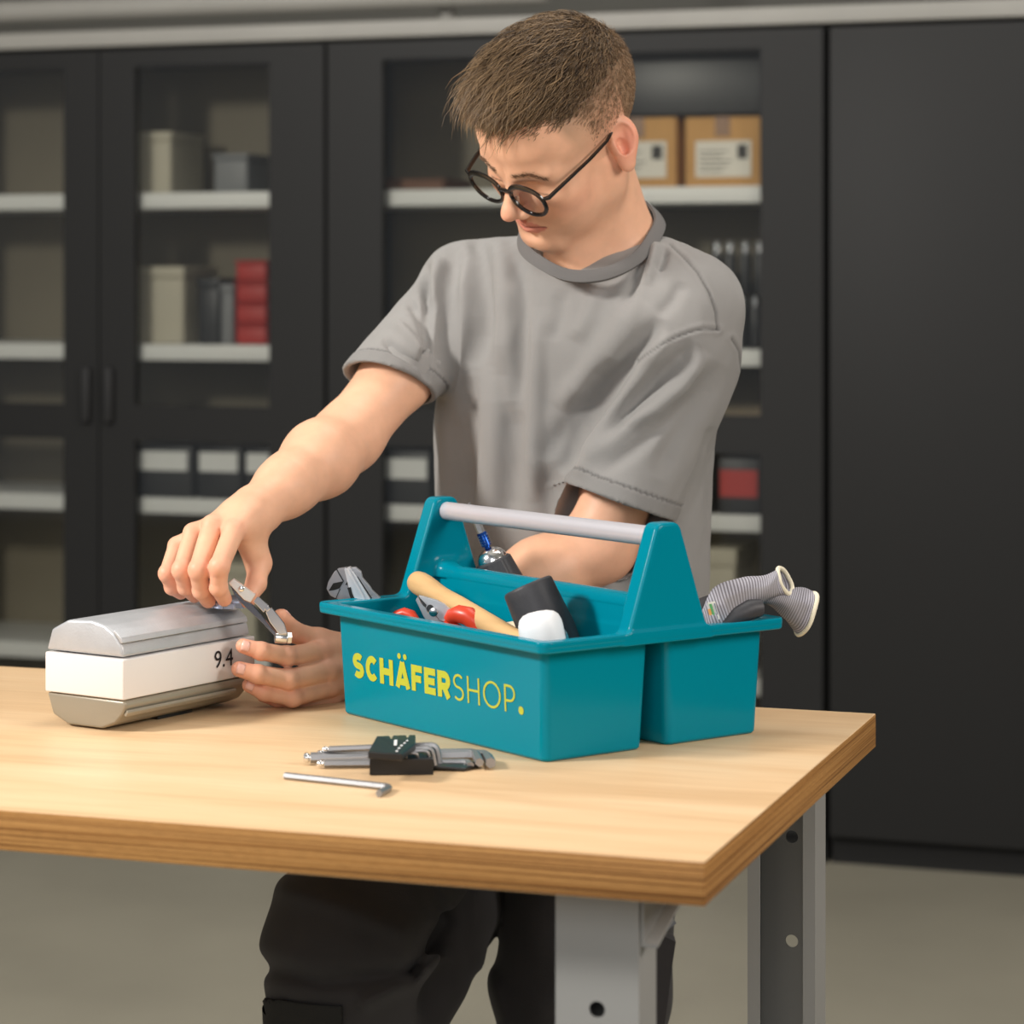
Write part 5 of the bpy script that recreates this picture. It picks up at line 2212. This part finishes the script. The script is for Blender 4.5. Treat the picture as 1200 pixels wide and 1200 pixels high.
hexkey([oz(364, 888, 0.0075), oz(570, 884.5, 0.0075), oz(575, 894, 0.0075)], 0.0052, 'hex_key', 'thickest hex key at the back of the holder, big hexagon end at the right', True)
hexkey([oz(380, 884, 0.010), oz(557, 882, 0.0095), oz(562, 893.5, 0.0085)], 0.0042, 'hex_key', 'second thickest hex key, hexagon end just left of the thickest', True)
hexkey([oz(380, 895, 0.005), oz(549, 893.5, 0.0045), oz(551.5, 897, 0.0045)], 0.0036, 'hex_key', 'hex key lying in front of the holder with ball end at the left', True)
hexkey([oz(386, 878, 0.016), oz(512, 873, 0.024), oz(515, 895, 0.005)], 0.0030, 'hex_key', 'outermost bent hex key of the small nested ones', True)
hexkey([oz(436, 879, 0.022), oz(506, 876.5, 0.024), oz(510, 897, 0.006)], 0.0024, 'hex_key', 'second bent hex key from the right of the small nested ones')
hexkey([oz(440, 881, 0.022), oz(501, 879.5, 0.023), oz(505, 898, 0.006)], 0.0020, 'hex_key', 'third bent hex key from the right of the small nested ones')
hexkey([oz(442, 883, 0.022), oz(489, 882.5, 0.022), oz(491, 898, 0.007)], 0.0015, 'hex_key', 'thin bent hex key left of the nested group')
hexkey([oz(376, 889, 0.016), oz(476, 885, 0.021), oz(477.5, 892, 0.013)], 0.0010, 'hex_key', 'thinnest hex key, needle-like, shortest bend beside the clip')
hexkey([oz(334, 909, 0.0036), oz(458, 922.5, 0.0036), oz(444, 930, 0.0040)], 0.0033, 'loose_hex_key', 'single hex key lying loose on the bench in front of the set', False, 'loose hex key')

org = oz(470, 900, 0)
t = cam_thing('hex_key_holder', 'black folding plastic holder of the hex key set on the bench', 'holder', org)


def slab(b, tops, thick, org):
    """tops = list of (px, py, height); solid of given thickness below"""
    T = [oz(x, y, h_) - org for x, y, h_ in tops]
    n = len(T)
    bm = bmesh.new()
    vv = [bm.verts.new(tuple(map(float, p))) for p in T] + [bm.verts.new(tuple(map(float, p - np.array([0, 0, thick])))) for p in T]
    bm.faces.new(vv[:n])
    bm.faces.new(vv[n:][::-1])
    for i in range(n):
        bm.faces.new((vv[i], vv[n + i], vv[n + (i + 1) % n], vv[(i + 1) % n]))
    bmesh.ops.recalc_face_normals(bm, faces=bm.faces[:])
    bmesh.ops.bevel(bm, geom=bm.edges[:], offset=0.0010, segments=2, profile=0.5, affect='EDGES')
    return b.bm(bm, False)


M_clip = mat('black_clip', lin(24, 25, 27), 0.32, spec=0.5)
b = B()
slab(b, [(433, 889, 0.0175), (436, 881, 0.0175), (505, 880, 0.0165), (508, 889, 0.0165)], 0.017, org)
slab(b, [(504, 897, 0.006), (506, 889, 0.006), (556, 892, 0.005), (561, 896, 0.004), (545, 900, 0.004)], 0.0035, org)
b.build('base', M_clip, t)
b = B()
slab(b, [(431, 881, 0.0305), (441.5, 862.5, 0.0325), (456.5, 862, 0.0325), (458.5, 865, 0.0325), (460.5, 861.7, 0.0325), (476, 861.2, 0.0325), (477.5, 864, 0.0325), (479.5, 861, 0.0325), (487, 861, 0.0325), (486.5, 871, 0.031), (471, 883.5, 0.0305)], 0.007, org)
b.build('clip_plate', M_clip, t)
b = B()
for x, y, w_, h_ in ((463.5, 869, 3.5, 9), (465, 880, 3, 1.6), (467.5, 876.6, 3, 1.6), (470.5, 873.6, 3, 1.6), (474, 870.6, 2.6, 1.5), (477, 867.8, 2.4, 1.4)):
    y0, y1 = y - h_ / 2, y + h_ / 2
    k = 0.0308 + (881 - y) / 19 * 0.0020 + 0.0004
    b.add([oz(x - w_ / 2 - 0.3, y1, k) - org, oz(x + w_ / 2 - 0.3, y1, k) - org, oz(x + w_ / 2 + 0.5, y0, k) - org, oz(x - w_ / 2 + 0.5, y0, k) - org], [(0, 1, 2, 3)])
b.build('white_size_marks', M_white, t)

# ------------------------------------------------------------------ metal housing he works on
MA = np.array([0.55, 0.835, 0.0])
MA /= np.linalg.norm(MA)
MN = np.array([MA[1], -MA[0], 0.0])
M0 = at(262, 772, 2.972)
M0b = np.array([M0[0], M0[1], TZ])
mt = cam_thing('gear_housing', 'grey metal housing with number 9.4 on a white panel at the left edge', 'housing', M0b)


def mp(t_, u, z):
    """t along the axis, u outwards towards the label side, z above the bench"""
    return MA * t_ + MN * u + np.array([0, 0, z])


def extr(b, prof, t0, t1, bev=0.002):
    bm = bmesh.new()
    A = [bm.verts.new(tuple(map(float, mp(t0, u, z)))) for u, z in prof]
    C = [bm.verts.new(tuple(map(float, mp(t1, u, z)))) for u, z in prof]
    n = len(prof)
    bm.faces.new(A)
    bm.faces.new(C[::-1])
    for i in range(n):
        bm.faces.new((A[i], C[i], C[(i + 1) % n], A[(i + 1) % n]))
    bmesh.ops.recalc_face_normals(bm, faces=bm.faces[:])
    bmesh.ops.bevel(bm, geom=bm.edges[:], offset=bev, segments=3, profile=0.5, affect='EDGES')
    return b.bm(bm, True)


M_cast = mat('cast_aluminium', lin(188, 190, 194), 0.42, metal=0.35, bump=(350, 0.3), var=(40, 0.05))
M_cast2 = mat('beige_enamel', lin(150, 142, 126), 0.35, metal=0.2, bump=(250, 0.15))
M_pan = mat('white_panel', lin(226, 222, 220), 0.45)
b = B()
extr(b, [(-0.002, 0.084), (-0.006, 0.098), (-0.016, 0.110), (-0.030, 0.118), (-0.050, 0.122), (-0.085, 0.120), (-0.110, 0.108), (-0.118, 0.084)], -0.17, 0.052, 0.0035)
extr(b, [(-0.004, 0.100), (-0.001, 0.100), (-0.003, 0.106), (-0.014, 0.114), (-0.014, 0.111)], -0.172, 0.046, 0.0008)
b.build('upper_housing', M_cast, mt)
b = B()
extr(b, [(0.0, 0.037), (0.0, 0.082), (-0.118, 0.082), (-0.118, 0.037)], -0.172, 0.058, 0.002)
b.build('label_panel', M_pan, mt)
b = B()
extr(b, [(-0.001, 0.036), (0.001, 0.030), (-0.004, 0.020), (-0.014, 0.010), (-0.034, 0.0025), (-0.085, 0.0025), (-0.108, 0.012), (-0.117, 0.036)], -0.170, 0.046, 0.003)
extr(b, [(0.0015, 0.026), (0.0035, 0.023), (0.000, 0.018), (-0.003, 0.020)], -0.168, 0.020, 0.0008)
b.build('lower_housing', M_cast2, mt)
b = B()
b.box((-0.03, -0.03, 0), (0.03, 0.03, 0.004), 0.001, Matrix.Translation(V3(mp(-0.05, -0.06, 0))) @ Matrix.Rotation(math.atan2(MA[1], MA[0]), 4, 'Z'))
b.build('foot', M_black, mt)
b = B()
b.lathe([(0.032, 0.0), (0.034, 0.004), (0.034, 0.012), (0.026, 0.018), (0.018, 0.021)], mp(0.052, -0.052, 0.078), MA, 36)
b.build('end_flange', M_cast, mt)
b = B()
b.lathe([(0.015, 0.018), (0.0165, 0.021), (0.0165, 0.030), (0.012, 0.034)], mp(0.052, -0.050, 0.082), MA, 28)
b.build('bearing_cap', mat('pale_cap', lin(196, 190, 168), 0.5), mt)
b = B()
pc = at(270, 703, 2.99) - M0b
pc[2] = 0.1205
b.lathe([(0.0235, 0.0), (0.0235, 0.006), (0.0215, 0.0085), (0.0215, 0.0105), (0.012, 0.012)], pc, (0, 0, 1), 36)
for k in range(10):
    a = 2 * math.pi * k / 10
    c_ = Vector((pc[0] + 0.0235 * math.cos(a), pc[1] + 0.0235 * math.sin(a), pc[2] + 0.0035))
    b.box((-0.002, -0.002, -0.0035), (0.002, 0.002, 0.0035), 0.0006, Matrix.Translation(c_) @ Matrix.Rotation(a, 4, 'Z'))
b.build('screw_plug', mat('zinc_plug', lin(176, 188, 214), 0.28, metal=0.7), mt)


def text_mesh(txt, size):
    cu = bpy.data.curves.new('txt', 'FONT')
    cu.body = txt
    cu.size = size
    cu.align_x = 'CENTER'
    cu.align_y = 'CENTER'
    o = bpy.data.objects.new('txt', cu)
    COL.objects.link(o)
    bpy.context.view_layer.update()
    dg = bpy.context.evaluated_depsgraph_get()
    me = bpy.data.meshes.new_from_object(o.evaluated_get(dg))
    bpy.data.objects.remove(o)
    bpy.data.curves.remove(cu)
    return me


me = text_mesh('9.4', 0.0285)
me.transform(Matrix((tuple(MA) + (0,), (0, 0, 1, 0), tuple(MN) + (0,), (0, 0, 0, 1))).transposed())
off = at(261, 772.5, 2.972) - M0b
me.transform(Matrix.Translation(V3(off + MN * 0.0018)))
tx = bpy.data.objects.new('number', me)
COL.objects.link(tx)
me.materials.append(mat('black_print', lin(28, 28, 30), 0.5))
tx.parent = mt
tx['label'] = 'black number 9.4'
tx.parent = bpy.data.objects['label_panel']

# chrome spanner between his hands
YW = 2.950
org = at(300, 715, YW)
org[2] = TZ
t = cam_thing('ratchet_wrench', 'small chrome wrench held between both hands above the metal housing', 'wrench', org)
b = B()
px_prism(b, [(267, 683), (273, 678), (299, 697), (293.5, 706), (286, 703)], YW, 0.009, org, 0.0008)
b.build('flat_handle', mat('bright_steel', (0.86, 0.86, 0.85, 1), 0.3, 0.6), t)
b = B()
px_prism(b, [(270, 687), (286, 704), (294, 707), (302, 716), (320, 738), (326, 744), (322, 746), (308, 731), (290, 714), (276, 700)], YW + 0.004, 0.007, org, 0.0006)
b.build('dark_shank', mat('dark_chrome', lin(120, 124, 136), 0.22, metal=0.9), t)
B().lathe([(0.0034, 0), (0.0034, 0.0016), (0.0026, 0.0022)], at(283, 690, YW) - org, (0, -1, 0), 18).build('pivot_screw', M_chrome, t)
b = B()
px_prism(b, [(297, 705), (302, 699), (315, 710), (309, 718)], YW + 0.001, 0.006, org, 0.0006)
px_prism(b, [(309.5, 713), (313.5, 709.5), (317, 713.5), (312.5, 717)], YW - 0.001, 0.007, org, 0.0006)
px_prism(b, [(311, 717), (318, 712), (333, 731), (337, 743), (327, 744), (316, 729)], YW + 0.002, 0.006, org, 0.0008)
b.build('jointed_neck', M_chrome, t)
b = B()
b.lathe([(0.0060, 0), (0.0066, 0.001), (0.0066, 0.013), (0.0055, 0.014)], at(322, 747, YW + 0.006) - org, (1, 0.25, -0.08), 28)
b.lathe([(0.0055, 0.014), (0.0068, 0.0145), (0.0068, 0.019), (0.003, 0.02)], at(322, 747, YW + 0.006) - org, (1, 0.25, -0.08), 6)
b.build('socket', M_chrome, t)
